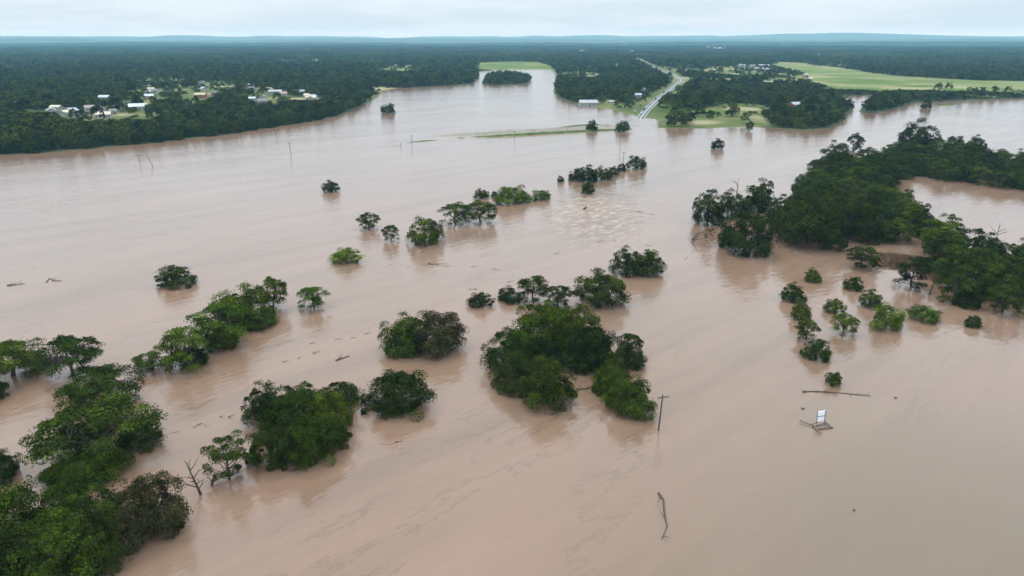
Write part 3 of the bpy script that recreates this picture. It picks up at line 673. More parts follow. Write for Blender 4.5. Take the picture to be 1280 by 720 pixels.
# ------------------------------------------------------------------ trees standing in the flood (outlines in photo pixels)
DK, MD, BR, OL = 'dark', 'mid', 'bright', 'olive'
G_CENTRE = 'trees of the round thicket beside the utility pole'
G_SPUR = 'trees of the spur next to the utility pole'
G_BIGL = 'trees of the dense clump behind the leafy snag'
G_CORNER = 'trees of the flooded corner grove'
G_ROWS = 'orchard trees standing in rows in the shallow flood'
TREES = [
    # spreading trees along the drowned fence line
    ('U', -30, 420, 64, 474, MD, 'flat topped wide tree with a dark trunk mirrored in water'),
    ('U', 56, 412, 131, 474, MD, 'flat topped wide tree with open branches beside its wider twin'),
    ('B', -34, 462, 14, 506, DK, 'dark bush below the two flat topped trees'),
    ('u', 164, 436, 217, 463, MD, 'low flattened tree sunk to its crown at the row end'),
    ('u', 203, 402, 264, 462, BR, 'open light green tree with forked trunk in the sloping row'),
    ('u', 238, 371, 318, 434, BR, 'bright green spreading tree with dark trunk in the sloping row'),
    ('b', 272, 350, 342, 408, MD, 'broad rounded tree in the middle of the sloping row'),
    ('u', 320, 342, 363, 388, MD, 'spreading tree with bare lower branches at the upper row end'),
    ('b', 300, 380, 350, 414, MD, 'low dense tree filling the sloping row'),
    ('b', 225, 428, 262, 460, DK, 'low dark bush under the open light green tree'),
    ('u', 372, 354, 414, 386, BR, 'small bright spreading tree alone beyond the sloping row'),
    ('b', 198, 330, 249, 361, DK, 'lone dark tree with ragged crown in open water'),
    ('b', 413, 308, 453, 331, BR, 'lone low bright green bush leaning with the current'),
    ('u', 445, 263, 477, 286, DK, 'dark branching tree beyond the low bright bush'),
    ('u', 477, 279, 501, 301, MD, 'little round tree between two larger drowned trees'),
    ('b', 508, 268, 555, 307, MD, 'full round tree with debris caught at its foot'),
    ('u', 547, 251, 592, 281, MD, 'wide low tree beside the full round tree'),
    ('u', 578, 247, 623, 279, MD, 'wide low tree with a trailing branch towards the bright bushes'),
    ('b', 402, 225, 424, 241, DK, 'lone small dark round bush in the wide open water'),
    ('b', 592, 235, 611, 249, DK, 'small dark round bush near the bright bushes'),
    ('b', 613, 238, 623, 247, DK, 'tiny dark bush close to the bright bushes'),
    ('b', 617, 229, 656, 257, BR, 'tallest of the three bright green bushes'),
    ('b', 641, 238, 668, 254, BR, 'low middle one of the three bright green bushes'),
    ('b', 663, 236, 689, 251, BR, 'outermost small one of the three bright green bushes'),
    ('b', 708, 209, 732, 227, DK, 'dark bush at the outer end of the low hedge'),
    ('b', 722, 206, 748, 228, DK, 'dark bush in the middle of the low hedge'),
    ('b', 741, 207, 764, 226, DK, 'dark bush of the low hedge next to its tip'),
    ('b', 757, 207, 774, 221, DK, 'dark bush of the low hedge towards the far pole'),
    ('b', 726, 225, 744, 243, MD, 'small round tree standing in front of the low hedge'),
    ('b', 769, 204, 784, 215, DK, 'little bush between hedge and dense round tree'),
    ('b', 782, 193, 808, 212, DK, 'dense dark round tree at the foot of the far pole'),
    ('b', 696, 219, 705, 228, DK, 'tiny bush off the outer end of the low hedge'),
    ('b', 888, 173, 906, 187, DK, 'lone dark bush in open water off the grassy shore'),
    ('b', 475, 128, 496, 142, DK, 'lone round tree off the wooded point'),
    ('b', 732, 149, 748, 164, DK, 'dark bush on the long grass bank'),
    ('b', 768, 150, 790, 165, MD, 'leafy tree at the tip of the long grass bank'),
    ('u', 931, 148, 942, 164, DK, 'dark upright tree at the edge of the grassy shore'),
    ('b', 1149, 124, 1165, 136, DK, 'ragged dark bush off the strip of shore trees'),
    # thicket in the middle
    ('b', 584, 364, 617, 386, DK, 'small round bush set apart behind the big thicket'),
    ('b', 620, 358, 656, 379, DK, 'low bush just behind the big thicket'),
    ('u', 645, 340, 690, 378, MD, 'airy tree standing behind the big thicket'),
    ('u', 678, 352, 717, 384, DK, 'dark airy tree next to the full dense round tree'),
    ('b', 713, 336, 782, 387, DK, 'full dense round tree beyond the big thicket'),
    ('b', 762, 307, 803, 347, DK, 'dark half of the lone twin tree in midstream'),
    ('b', 788, 309, 831, 347, DK, 'leafy half of the lone twin tree in midstream'),
    ('B', 636, 366, 722, 446, MD, 'tallest bright topped tree crowning the big round thicket'),
    ('B', 684, 378, 756, 448, MD, 'broad tree on the rear shoulder of the big round thicket'),
    ('B', 609, 402, 666, 466, MD, 'rounded tree on the open river flank of the big thicket'),
    ('B', 706, 398, 770, 468, DK, 'dark tree of the big thicket facing the narrow spur'),
    ('B', 612, 440, 674, 494, DK, 'dark low flank tree of the big thicket beside its foremost tree'),
    ('B', 648, 446, 720, 517, DK, 'foremost dark round tree of the big thicket, debris at its foot'),
    ('b', 690, 434, 752, 469, DK, 'low dark filler tree between big thicket and narrow spur'),
    ('b', 655, 420, 710, 462, DK, 'dark tree in the hollow heart of the big thicket'),
    ('u', 768, 413, 806, 446, DK, 'small flat tree at the far tip of the narrow spur'),
    ('b', 762, 426, 806, 464, DK, 'dark dense tree near the far tip of the narrow spur'),
    ('b', 748, 440, 785, 478, MD, 'narrow waist tree in the middle of the narrow spur'),
    ('B', 737, 452, 786, 497, MD, 'round tree of the narrow spur facing the big thicket'),
    ('B', 752, 466, 816, 523, MD, 'largest tree of the narrow spur, touching the utility pole'),
    ('B', 476, 390, 538, 447, MD, 'ragged green tree joined to a browner one in midstream'),
    ('B', 512, 385, 584, 446, OL, 'brownish olive tree joined to a greener one in midstream'),
    ('B', 453, 457, 540, 522, DK, 'single full round tree with clear reflection in midstream'),
    ('B', 305, 478, 362, 536, DK, 'ragged tree on the river flank of the dense clump above the leafy snag'),
    ('B', 338, 471, 412, 540, MD, 'tallest central tree of the dense clump beside the leafy snag'),
    ('B', 382, 486, 446, 548, MD, 'full tree of the dense clump facing the single round tree'),
    ('B', 404, 474, 451, 510, DK, 'small tree jutting from the dense clump towards the single round tree'),
    ('B', 312, 520, 374, 590, DK, 'low tree of the dense clump directly beside the leafy snag'),
    ('B', 350, 512, 420, 586, MD, 'front tree of the dense clump overhanging smooth brown water'),
    ('B', 394, 520, 442, 568, DK, 'low dark end tree of the dense clump below the full tree'),
    ('b', 258, 402, 302, 442, MD, 'low leafy bush filling the gap under the bright spreading tree'),
    ('S', 257, 536, 318, 602, MD, 'thin leafy snag with bare twigs beside the dense clump'),
    # corner grove
    ('U', 86, 450, 180, 515, MD, 'wide spreading tree behind the tall forked trunk tree'),
    ('U', 52, 486, 202, 582, MD, 'large spreading tree with tall dark forked trunk'),
    ('b', 148, 530, 209, 564, DK, 'low dark bush under the large spreading tree'),
    ('B', 60, 555, 162, 612, MD, 'dark tree of the corner grove under the large spreading tree'),
    ('B', -16, 555, 27, 604, DK, 'small dark bush apart from the corner grove'),
    ('B', 150, 578, 240, 684, OL, 'thinly leaved greyish tree hung with trailing debris'),
    ('B', -50, 598, 76, 716, MD, 'outer tree of the corner grove with broad bright billows'),
    ('B', 52, 588, 164, 690, MD, 'tree of the corner grove beside the thinly leaved greyish tree'),
    ('B', -60, 650, 60, 770, DK, 'dark low tree at the outer end of the corner grove'),
    ('B', 20, 630, 140, 742, MD, 'foremost broad tree of the corner grove'),
    ('B', 80, 625, 172, 714, DK, 'dark front tree of the corner grove beside open brown water'),
    # drowned orchard and solitary ones by the big grove
    ('b', 974, 352, 1006, 379, MD, 'orchard tree heading the outer row beside the grove reflections'),
    ('b', 986, 376, 1014, 401, MD, 'second orchard tree of the outer row from the grove'),
    ('u', 992, 397, 1023, 425, MD, 'third orchard tree of the outer row, with open crown'),
    ('b', 1000, 423, 1037, 452, MD, 'last orchard tree of the outer row, beside the lone small bush'),
    ('b', 1029, 372, 1055, 393, MD, 'small orchard tree between the outer row and the middle pair'),
    ('u', 1036, 388, 1072, 418, BR, 'open crowned bright orchard tree in the middle pair'),
    ('b', 1052, 344, 1077, 364, MD, 'small orchard tree below the dark trunked grove tree'),
    ('b', 1071, 361, 1101, 385, MD, 'orchard tree just above the largest bright orchard tree'),
    ('b', 1085, 377, 1127, 414, BR, 'largest bright orchard tree in the drowned rows'),
    ('b', 1004, 334, 1025, 354, MD, 'tiny orchard tree above the head of the outer row'),
    ('b', 1134, 379, 1171, 404, BR, 'squat bright tree between the orchard rows and the small bush'),
    ('b', 1203, 393, 1226, 410, MD, 'small bush standing alone below the grove edge'),
    ('b', 1029, 463, 1052, 483, MD, 'lone small bush just behind the floating log'),
    ('u', 1054, 302, 1099, 336, DK, 'dark tree on a visible trunk in front of the grove'),
    ('u', 1116, 317, 1162, 360, DK, 'dark crowned tree on a thin trunk before the brown brush'),
    ('u', 1166, 338, 1216, 378, DK, 'dark tree leaning out from the grove edge on a short trunk'),
    ('b', 1193, 356, 1224, 387, DK, 'low dark bush at the grove edge beside the short trunk'),
    ('u', 1228, 352, 1276, 392, DK, 'dark tree with drooping skirt at the grove edge'),
    # named trees of the grove front
    ('b', 862, 233, 906, 282, DK, 'rounded tree at the outermost tip of the grove'),
    ('b', 893, 236, 936, 274, DK, 'see-through tree between the grove tip and the tall tree'),
    ('g', 926, 219, 970, 266, DK, 'tall narrow tree rising over the grove tip'),
    ('B', 895, 258, 964, 321, DK, 'big dark tree standing out in front of the grove tip'),
    ('B', 963, 230, 1056, 313, DK, 'massive rounded tree at the grove front'),
    ('B', 1040, 240, 1118, 304, DK, 'massive tree next to the largest one at the grove front'),
    ('g', 1024, 174, 1062, 212, DK, 'flat sided tree at the upstream edge of the grove'),
    ('u', 1056, 165, 1078, 190, DK, 'small leaning tree at the upstream edge of the grove'),
    ('g', 1122, 147, 1166, 190, DK, 'tall pointed tree sticking up above the upstream grove'),
    ('g', 1180, 156, 1204, 190, DK, 'tall broad headed tree above the upstream grove'),
    ('b', 1204, 167, 1232, 196, DK, 'rounded tree by the open water behind the grove'),
]
occupied = []
for T in TREES:
    kind, x0, y0, x1, y1, tone = T[:6]
    label = T[6] if T[6] else T[8]; grp = None if T[6] else T[7]
    bushy = 'bush' in label
    o = tree_box(kind, x0, y0, x1, y1, tone, 'flooded_bush' if bushy else 'flooded_tree', label, 'bush' if bushy else 'tree', grp)
    occupied.append((o.location.x, o.location.y, o.scale.x * 5))
# bulk of the grove
GROVE = PP([(985, 302), (1060, 296), (1110, 300), (1155, 312), (1178, 345), (1200, 362), (1240, 380), (1330, 398), (1420, 400), (1420, 352), (1300, 338), (1240, 322), (1185, 298), (1150, 270),
            (1120, 252), (1112, 232), (1128, 224), (1150, 222), (1200, 230), (1290, 240), (1420, 250), (1420, 222), (1290, 208), (1230, 200), (1165, 192), (1110, 194), (1085, 205), (1040, 206), (1022, 215), (1012, 236), (985, 250), (972, 285)])
gx0, gy0 = GROVE.min(0); gx1, gy1 = GROVE.max(0)
pts = []
rg = random.Random(5)
for _ in range(9000):
    x, y = rg.uniform(gx0, gx1), rg.uniform(gy0, gy1)
    if abs(x) > y * .80 + 6: continue
    if poly_sd(GROVE, np.array([x]), np.array([y]))[0] < 1.0: continue
    if any((x - q[0]) ** 2 + (y - q[1]) ** 2 < (7.0) ** 2 for q in pts): continue
    if any((x - q[0]) ** 2 + (y - q[1]) ** 2 < (q[2] * .62 + 1) ** 2 for q in occupied): continue
    pts.append((x, y))
GL = 'dark tree crowded into the big flooded grove by the backwater pool'
for i, (x, y) in enumerate(pts):
    W = rg.uniform(8.2, 12.6); H = rg.uniform(5.8, 9.6)
    qx, qy = proj(x, y, 0); tone = rg.choice([DK, DK, DK, MD, MD]); shade = 'deep green tree' if tone == DK else 'lighter green tree'
    if qy < 236 and qx > 1095: lb, gp = shade + ' in the long grove arm behind the backwater pool', 'trees of the grove arm behind the pool'
    elif qx > 1135 and qy > 268: lb, gp = shade + ' in the grove between the pool and the drowned brush', 'trees of the grove by the drowned brush'
    elif qy < 236: lb, gp = shade + ' in the grove on its upstream river side', 'trees of the upstream grove'
    else: lb, gp = shade + ' in the packed heart of the grove behind the massive front trees', 'trees of the grove heart'
    put_tree('G' if rg.random() < .28 else 'g', x, y, W, H, tone, 'flooded_tree', lb, 'tree', gp + (' dark' if tone == DK else ' light'))
print('grove trees', len(pts), 'single', len(TREES))
# front row of the wooded bank
bz = ground_z(np.array([q[0] for q in BANK_TREES]), np.array([q[1] for q in BANK_TREES]))
for (x, y), z in zip(BANK_TREES, bz):
    put_tree('g', x, y, rg.uniform(8, 11.5), rg.uniform(6, 9), DK, 'bank_tree', 'dark tree in the front row of the wooded bank facing the wide river', 'tree', 'front row of the wooded bank', z - .3)

# brown flood-killed brush at the grove edge
def brush_pile(px, py, w, h_, d_, label):
    gx, gy = P(px, py); rng = np.random.default_rng(int(px)); k = 1300; b_ = MB()
    for i in range(k):
        a = rng.uniform(0, 6.28); r0 = math.sqrt(rng.random()); x, y = math.cos(a) * r0 * w / 2, math.sin(a) * r0 * d_ / 2
        top = h_ * (1 - r0 ** 2) * rng.uniform(.4, 1) + .15; e = rng.normal(0, .7, 2)
        b_.tube([(x, y, top * .1), (x + e[0], y + e[1], top), (x + e[0] * 1.6 + rng.normal(0, .3), y + e[1] * 1.6, top * .9)], [.06, .04, .012], 3)
    o = b_.build('brush_pile', M_BRUSH); o.location = (gx, gy, 0); tag(o, label, 'brush')
brush_pile(1128, 328, 20, 1.8, 17, 'brown heap of drowned brush in front of the grove')
brush_pile(1192, 346, 18, 2.2, 14, 'brown tangle of drowned brush against the grove trees')

# dead trees
def dead_tree(px, py, h_, label, seed, spread=.5, lean=(0, 0), n_=9):
    gx, gy = P(px, py); rng = np.random.default_rng(seed); o = empty('dead_tree', (gx, gy, 0)); tag(o, label, 'dead tree')
    b_ = MB(); tip = np.array([lean[0], lean[1], h_]); b_.tube([(0, 0, -1), (0, 0, 0), tuple(tip * .5 + rng.normal(0, .08, 3)), tuple(tip)], [.24, .2, .12, .03], 7); b_.build('trunk', M_BARK, o)
    for i in range(n_):
        t_ = rng.uniform(.08, .75); p = tip * t_; a = rng.uniform(0, 6.28); ln = h_ * spread * rng.uniform(.4, 1)
        e = p + np.array([math.cos(a) * ln, math.sin(a) * ln * .7, ln * rng.uniform(.4, 1.0)]); q = (p + e) / 2 + rng.normal(0, .12, 3)
        c = MB(); c.tube([tuple(p), tuple(q), tuple(e)], [.09, .06, .02], 5)
        s2 = q + np.array([rng.normal(0, .5), rng.normal(0, .5), rng.uniform(.2, .9)]); c.tube([tuple(q), tuple(s2)], [.04, .012], 4)
        c.build('branch', M_BARK, o)
dead_tree(251, 618, 5.2, 'bare black dead tree between corner grove and leafy snag', 3, .55, (-1.6, .4))
dead_tree(265, 607, 2.2, 'small bare forked snag beside the bare dead tree', 8, .7, (.7, .2), 5)
dead_tree(1162, 368, 4.5, 'leafless pale snag in front of the drowned brush', 5, .35, (.8, .3), 6)
dead_tree(1240, 322, 10.5, 'leafless branch tips above the grove by the backwater pool', 6, .35, (0, 0), 10)
dead_tree(920, 252, 9.5, 'tall leafless grey tree rising behind the grove tip', 7, .35, (0, 0), 14)

# ------------------------------------------------------------------ utility poles
def pole(px, py, h_, label, lean=(0, 0), arms=1, w=1.9, turn=0.2, name='utility_pole'):
    gx, gy = P(px, py); o = empty(name, (gx, gy, 0), turn); tag(o, label, 'pole')
    top = (lean[0], lean[1], h_)
    MB().tube([(-lean[0] * .2, -lean[1] * .2, -2), (0, 0, 0), top], [.15, .14, .10], 8).build('post', M_POLE, o)
    for k in range(arms):
        z = h_ - .35 - k * .9; f = z / h_; cx, cy = lean[0] * f, lean[1] * f
        arm = MB(); arm.box((cx, cy - .2, z), (w, .12, .14)); ar = arm.build('crossarm', M_POLE, o)
        for s in (-.45, -.2, .45):
            MB().tube([(cx + s * w, cy - .2, z + .07), (cx + s * w, cy - .2, z + .28)], [.05, .035], 6).build('insulator', M_GREY, ar)
        for s in (-1, 1):
            MB().tube([(cx + s * w * .3, cy - .2, z - .02), (cx, cy - .14, z - .6)], .025, 4).build('brace', M_GREY, o)
    return o
pole(823, 538, 6.3, 'dark wooden utility pole next to the narrow spur of trees', (.45, .3), 1, 2.0, .25)
pole(775, 187, 9.5, 'thin far pole standing beyond the dense round tree', (0, 0), 1)
pole(779, 207, 6.8, 'thin pole rising between hedge and dense round tree', (.0, 0), 1)
pole(515, 182, 6.0, 'lone pole at the drowned end of the grass bank', (0, 0), 1)
pole(501, 183, 2.6, 'short stump pole with dark top beside the lone pole', (0, 0), 0)
pole(364, 193, 6.4, 'slightly tilted pole in open water off the wooded bank', (-.6, 0), 1)
pole(191, 208, 6.4, 'leaning pole snapped askew near the crossarm pole', (-2.0, 0), 0)
pole(175, 204, 4.6, 'crossarm pole half drowned beside the leaning pole', (0, 0), 1, 4.0)
pole(643, 174, 5.2, 'faint pole in front of the long grass bank', (0, 0), 1)
pole(952, 164, 4.0, 'short post at the edge of the grassy shore', (0, 0), 0)

# ------------------------------------------------------------------ floating wood and wreckage
def drift(pts, rad, name, label, cat='driftwood', group=None, twigs=0, seed=0, z=0.05):
    w = [P(*p) for p in pts]; c = w[0]; rng = np.random.default_rng(seed + int(pts[0][0] * 7))
    o = empty(name, (c[0], c[1], 0)); tag(o, label, cat, group)
    V = [(a - c[0], b_ - c[1], z + rng.uniform(-.02, .12)) for a, b_ in w]
    k = len(V); rr = [rad * (1 - .7 * i / max(1, k - 1)) * rng.uniform(.85, 1.15) for i in range(k)]
    MB().tube(V, rr, 7).build('stem', M_DRIFT, o)
    for i in range(twigs):
        j = rng.integers(0, k - 1); f = rng.random(); p = np.array(V[j]) * (1 - f) + np.array(V[j + 1]) * f
        e = p + np.array([rng.normal(0, 1.1), rng.normal(0, 1.1), rng.uniform(.0, .5)]) * (rad / .12) ** .5
        MB().tube([tuple(p), tuple((p + e) / 2 + rng.normal(0, .06, 3)), tuple(e)], [rad * .4, rad * .25, .012], 4).build('twig', M_DRIFT, o)
    return o
drift([(1003, 490.5), (1012, 489.5), (1024, 490), (1040, 491), (1055, 491.8), (1066, 493), (1072, 494), (1089, 495.3)], .13, 'floating_log', 'long floating log trailing debris in front of a small bush', 'log', None, 9)
drift([(823, 617), (829, 625), (830, 637), (832, 650), (834, 658), (830, 668), (827, 674)], .15, 'floating_branch', 'long bent floating branch in smooth brown water', 'branch', None, 3)
drift([(866, 302), (868, 297), (872, 294), (878, 293)], .35, 'floating_branch', 'curved branch sticking up off the grove tip', 'branch', None, 4, 2, .6)
drift([(420, 451), (428, 448), (437, 445)], .22, 'floating_branch', 'straight dark branch drifting below the sloping tree row', 'branch', None, 2)
drift([(9, 357), (18, 356.5), (31, 354.5)], .17, 'floating_log', 'dark log drifting alone on the wide river', 'log', None, 3)
drift([(58, 353), (62, 348), (66, 351), (77, 351)], .16, 'floating_branch', 'thin crooked branch drifting beside the dark log', 'branch', None, 3)
drift([(730, 262), (732, 260), (733, 258)], .45, 'floating_log', 'stump caught in the rapids', 'log', None, 2)
drift([(535, 330), (541, 330.5), (545, 330)], .3, 'floating_log', 'short log drifting below the full round tree', 'log', None, 1)
drift([(1118, 497.5), (1122, 498)], .13, 'floating_branch', 'short stick floating just past the log end', 'branch')
drift([(1002, 511), (1006, 511.5)], .18, 'floating_branch', 'small chunk of wood floating beside the wrecked frame', 'branch')
drift([(1067, 638), (1069, 639)], .16, 'floating_branch', 'single wood scrap in empty smooth water', 'branch')
drift([(718, 490), (726, 487), (736, 486)], .2, 'floating_branch', 'brown debris wedged between thicket and spur', 'branch', None, 12)
drift([(1013, 216), (1022, 215)], .5, 'floating_log', 'dark log lodged at the upstream grove edge', 'log')
for px_, py_, ln_d, lb in ((497, 522, 8, 'tangle of sticks caught under the single full round tree'), (690, 517, 9, 'tangle of sticks caught under the foremost thicket tree'), (365, 588, 9, 'tangle of sticks caught under the front tree of the dense clump'),
                           (520, 447, 8, 'tangle of sticks caught between the green and the brownish joined trees'), (790, 523, 7, 'tangle of sticks caught under the largest spur tree'), (930, 321, 9, 'tangle of sticks caught under the tree before the grove tip'),
                           (282, 432, 7, 'tangle of sticks caught under the bright spreading tree'), (140, 580, 8, 'tangle of sticks caught at the tall forked trunk'), (1100, 414, 5, 'tangle of sticks caught under the largest bright orchard tree'), (530, 308, 6, 'tangle of sticks caught under the full round tree')):
    drift([(px_ - ln_d, py_ + .5), (px_, py_ + 1.2), (px_ + ln_d, py_ - .6)], .10, 'stick_tangle', lb, 'driftwood', None, 16, int(px_))
# lines of flotsam sticks carried by the current
rgf = random.Random(21)
for line, k in (([(165, 555), (235, 536), (270, 524), (300, 512), (345, 492)], 6), ([(215, 540), (255, 533), (290, 521)], 3), ([(370, 432), (400, 428), (450, 421), (470, 414)], 4), ([(345, 455), (380, 446), (402, 438)], 4),
                ([(440, 560), (520, 548)], 1), ([(560, 366), (600, 360), (640, 352)], 3), ([(500, 335), (560, 331), (620, 336)], 4), ([(850, 330), (870, 310), (856, 290)], 4), ([(690, 320), (760, 300), (820, 310)], 4), ([(700, 250), (780, 262), (820, 268)], 5), ([(440, 185), (500, 182), (470, 187)], 2)):
    for j in range(k):
        f = (j + rgf.random()) / k * (len(line) - 1); a = min(int(f), len(line) - 2); f -= a
        x = line[a][0] * (1 - f) + line[a + 1][0] * f; y = line[a][1] * (1 - f) + line[a + 1][1] * f + rgf.uniform(-1.5, 1.5)
        ln = rgf.uniform(3, 10); sl = (line[a + 1][1] - line[a][1]) / (line[a + 1][0] - line[a][0] + 1e-6)
        drift([(x, y), (x + ln * .5, y + sl * ln * .5 + rgf.uniform(-.5, .5)), (x + ln, y + sl * ln)], rgf.uniform(.035, .08), 'flotsam_stick', 'thin dark stick floating in a drift line on the current', 'driftwood', 'flotsam sticks on the current', 1, j)

# wrecked timber frame with a white two-panel board
gx, gy = P(1022, 533); wr = empty('wrecked_sign_frame', (gx, gy, 0), .1)
tag(wr, 'wrecked timber frame floating with a white two panel board upright', 'sign frame')
M_TIMBER = plain('timber', (0.16, 0.12, 0.095), 0.85, 0.3, 4)
def beam(a, b_, r_, nm='beam'): MB().tube([a, b_], r_, 6).build(nm, M_TIMBER, wr)
beam((-.9, -1.0, .15), (2.0, -.7, .22), .13); beam((2.1, -.9, .1), (1.7, .9, .30), .13); beam((-1.0, -.2, .12), (1.8, .6, .25), .10)
beam((-.75, -2.3, .05), (-.85, 0.0, .3), .12); beam((-.7, -.2, .25), (-2.3, 1.6, .35), .12); beam((-1.1, .2, .3), (.3, .5, .5), .08)
beam((-.05, .35, 0.1), (-.05, .55, 2.5), .06, 'post'); beam((1.30, .35, 0.1), (1.38, .55, 2.5), .06, 'post')
for k in range(2):
    z0 = .62 + k * .98
    p = MB(); p.add([(.02, .42 + z0 * .08, z0), (1.28, .42 + z0 * .08, z0 + .08), (1.30, .42 + (z0 + .88) * .08, z0 + .92), (.02, .42 + (z0 + .88) * .08, z0 + .84)] +
                    [(.02, .48 + z0 * .08, z0), (1.28, .48 + z0 * .08, z0 + .08), (1.30, .48 + (z0 + .88) * .08, z0 + .92), (.02, .48 + (z0 + .88) * .08, z0 + .84)],
                    [(0, 1, 2, 3), (7, 6, 5, 4), (0, 4, 5, 1), (1, 5, 6, 2), (2, 6, 7, 3), (3, 7, 4, 0)])
    p.build('panel', M_WHITE, wr)
beam((0.0, .50, 1.56), (1.33, .52, 1.62), .05, 'rail')

# ------------------------------------------------------------------ buildings
TONE = {'white': plain('roof_white', (.32, .33, .335), .6, .2, .3), 'metal': plain('roof_metal', (.31, .34, .37), .5, .15, .3, .2), 'grey': plain('roof_grey', (.17, .17, .18), .7, .15, .3),
        'cream': plain('roof_cream', (.46, .42, .33), .6, .12, .3), 'tan': plain('roof_tan', (.40, .33, .20), .6, .12, .3), 'pink': plain('roof_pink', (.30, .22, .19), .7, .12, .3)}
M_WALL = plain('render_wall', (.30, .28, .25), .85, .1, .5); M_RED = plain('red_wall', (.28, .10, .08), .85, .1, .5); M_DOOR = plain('door_wood', (.12, .07, .05), .6, .1, 2)
def house(x, y, z, ln, wd, turn, tone, label, group=None, wall=M_WALL, h_=3.0, name='house'):
    o = empty(name, (x, y, z), turn); tag(o, label, 'house' if name == 'house' else 'barn', group)
    MB().box((0, 0, h_ / 2 - .3), (ln, wd, h_ + .6)).build('wall', wall, o)
    r_ = MB(); ov = .5; rh = wd * .24; L, W = ln / 2 + ov, wd / 2 + ov; e = h_ - ov * .48 + .04
    vs = [(-L, -W, e), (L, -W, e), (L, 0, e + rh + .24), (-L, 0, e + rh + .24), (-L, W, e), (L, W, e)]
    vs += [(a, b_, c - .18) for a, b_, c in vs]
    r_.add(vs, [(0, 1, 2, 3), (3, 2, 5, 4), (7, 6, 9, 8), (8, 9, 10, 11), (0, 6, 7, 1), (5, 11, 10, 4), (1, 7, 8, 2), (2, 8, 11, 5), (0, 3, 9, 6), (3, 4, 10, 9)])
    r_.build('roof', TONE[tone], o)
    g = MB(); g.add([(s * (ln / 2 - .05), yy, zz) for s in (-1, 1) for yy, zz in ((-wd / 2, h_ - .1), (wd / 2, h_ - .1), (0, h_ + rh - .15))], [(0, 1, 2), (5, 4, 3)]); g.build('gable', wall, o)
    MB().box((ln * .06, -wd / 2 - .03, 1.05), (1.0, .08, 2.1)).build('door', M_DOOR, o)
    for s in (-.36, -.18, .27):
        w_ = MB().box((ln * s, -wd / 2 - .03, 1.6), (1.3, .08, 1.2)).build('window', M_WHITE, o)
        MB().box((ln * s, -wd / 2 - .09, 1.6), (1.1, .05, 1.0)).build('pane', M_GLASS, w_)
    return o
for (sp, (x, y)) in zip(HOUSE_SPOTS, hp):
    z = float(ground_z(np.array([x]), np.array([y]))[0]); lb = sp[6]; gp = None
    if lb == 'VILLAGE': lb, gp = 'pale roofed house in the village cluster beside the green field', 'village houses'
    if lb == 'SCATTER': lb, gp = 'small muted house among the trees of the wooded bank settlement', 'small houses of the wooded settlement'
    if lb == 'FARVILLAGE': lb, gp = 'pale roofed building in the far settlement on the wooded ridge', 'far settlement'
    house(x, y, z, sp[2] * .62, sp[3] * .66, sp[4], sp[5], lb, gp, M_RED if 'red' in lb else M_WALL, 3.4 if sp[2] < 30 else 6)
bx, by = P(735, 132)
house(bx, by, .1, 17, 9, .05, 'white', 'white roofed open barn at the flooded wood edge', None, M_GREY, 3.2, 'barn')
bx, by = P(764, 130.5)
house(bx, by, .3, 5, 4, .2, 'white', 'small white shed near the open barn', None, M_WALL, 2.4)

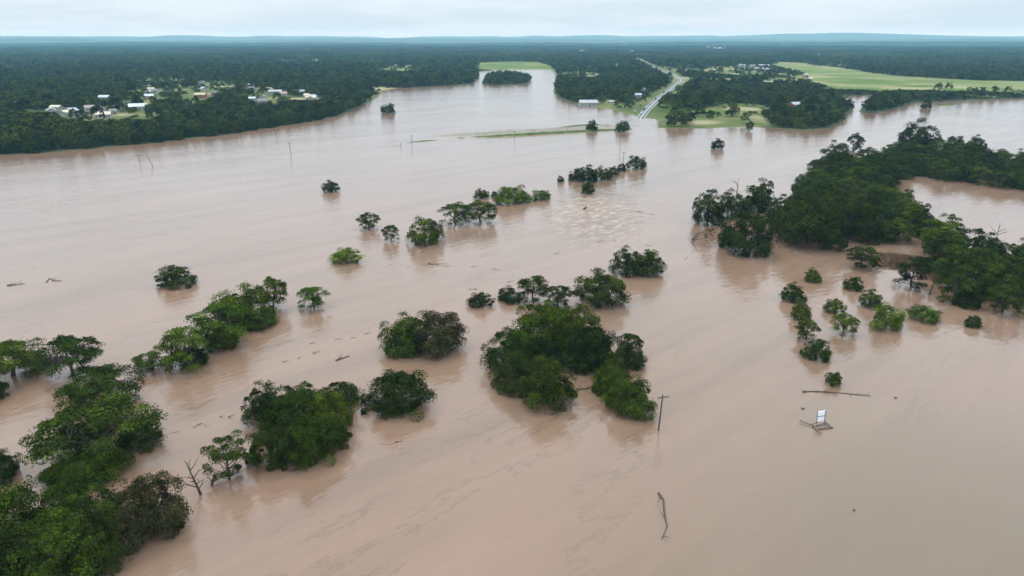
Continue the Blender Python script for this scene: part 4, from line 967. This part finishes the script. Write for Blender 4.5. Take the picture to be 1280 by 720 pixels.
# ------------------------------------------------------------------ cars held up on the road
CARC = {'white': (.75, .76, .78), 'silver': (.5, .52, .54), 'dark grey': (.06, .06, .07), 'red': (.35, .03, .03), 'blue': (.04, .10, .28), 'black': (.02, .02, .02)}
CARM = {k: plain('car_' + k.replace(' ', '_'), c, .25, .02, 1) for k, c in CARC.items()}
def car(d_along, side, col, label, group=None):
    acc = 0.0
    for i in range(len(RD) - 1):
        s = np.linalg.norm(RD[i + 1] - RD[i])
        if acc + s >= d_along: break
        acc += s
    d = (RD[i + 1] - RD[i]) / s; p = RD[i] + d * (d_along - acc) + np.array([-d[1], d[0]]) * side
    z = float(np.maximum(ground_z(np.array([p[0]]), np.array([p[1]])), -.5)[0]) + .38
    o = empty('car', (p[0], p[1], z), math.atan2(d[1], d[0])); tag(o, label, 'car', group)
    prof = [(-2.3, .35), (-2.3, .95), (-2.1, 1.05), (-1.0, 1.08), (.9, 1.02), (2.0, .88), (2.3, .7), (2.3, .35)]
    k = len(prof); b_ = MB(); b_.add([(x, s2 * .9, zz) for s2 in (-1, 1) for x, zz in prof], [tuple(range(k)), tuple(reversed(range(k, 2 * k)))] + [(j, (j + 1) % k + 0, (j + 1) % k + k, j + k)[::-1] for j in range(k)]); b_.build('body', CARM[col], o)
    MB().box((-.5, 0, 1.32), (2.5, 1.6, .5), 0, 0, .78).build('window', M_GLASS, o)
    MB().box((-.5, 0, 1.59), (1.95, 1.25, .05)).build('roof', CARM[col], o)
    for x in (-1.45, 1.45):
        for yy in (-.85, .85): MB().tube([(x, yy - .1, .34), (x, yy + .1, .34)], .34, 10).build('wheel', M_RUBBER, o)
for d_, s_, c, lb in ((45, 2.2, 'white', 'white car stopped first in line at the flooded road end'), (58, 9.0, 'silver', 'silver car pulled onto the verge by the flooded road end'), (70, 2.2, 'dark grey', 'dark grey car stopped second in line on the road'),
                      (92, 2.4, 'white', 'white car stopped in the middle of the road queue'), (104, 9.5, 'black', 'black car parked on the grass verge of the road'), (125, 2.3, 'silver', 'silver car in the road queue behind the white one'),
                      (150, 9.0, 'red', 'red car parked on the grass verge of the road'), (176, 2.2, 'blue', 'blue car near the tail of the road queue'), (215, -2.2, 'white', 'white car driving away from the flood towards the bend'), (270, 2.0, 'dark grey', 'dark grey car at the road bend')):
    car(d_, s_, c, lb)

# ------------------------------------------------------------------ haze
hm = bpy.data.materials.new('haze_air'); hm.use_nodes = True; hn, hl = hm.node_tree.nodes, hm.node_tree.links; hn.clear()
ho = hn.new('ShaderNodeOutputMaterial'); pv = hn.new('ShaderNodeVolumePrincipled')
pv.inputs['Density'].default_value = 0.000072; pv.inputs['Color'].default_value = (0.35, 0.73, 1.0, 1); pv.inputs['Absorption Color'].default_value = (1, 1, 1, 1); pv.inputs['Density Attribute'].default_value = ''
pv.inputs['Anisotropy'].default_value = 0.0
hl.new(pv.outputs[0], ho.inputs['Volume'])
ztop = float(fz.max()) + 15
tag(MB().box((0, 7700, (ztop - 5) / 2), (31400, 16100, ztop + 5)).build('haze', hm), 'pale blue air over the valley', None, None, 'stuff')
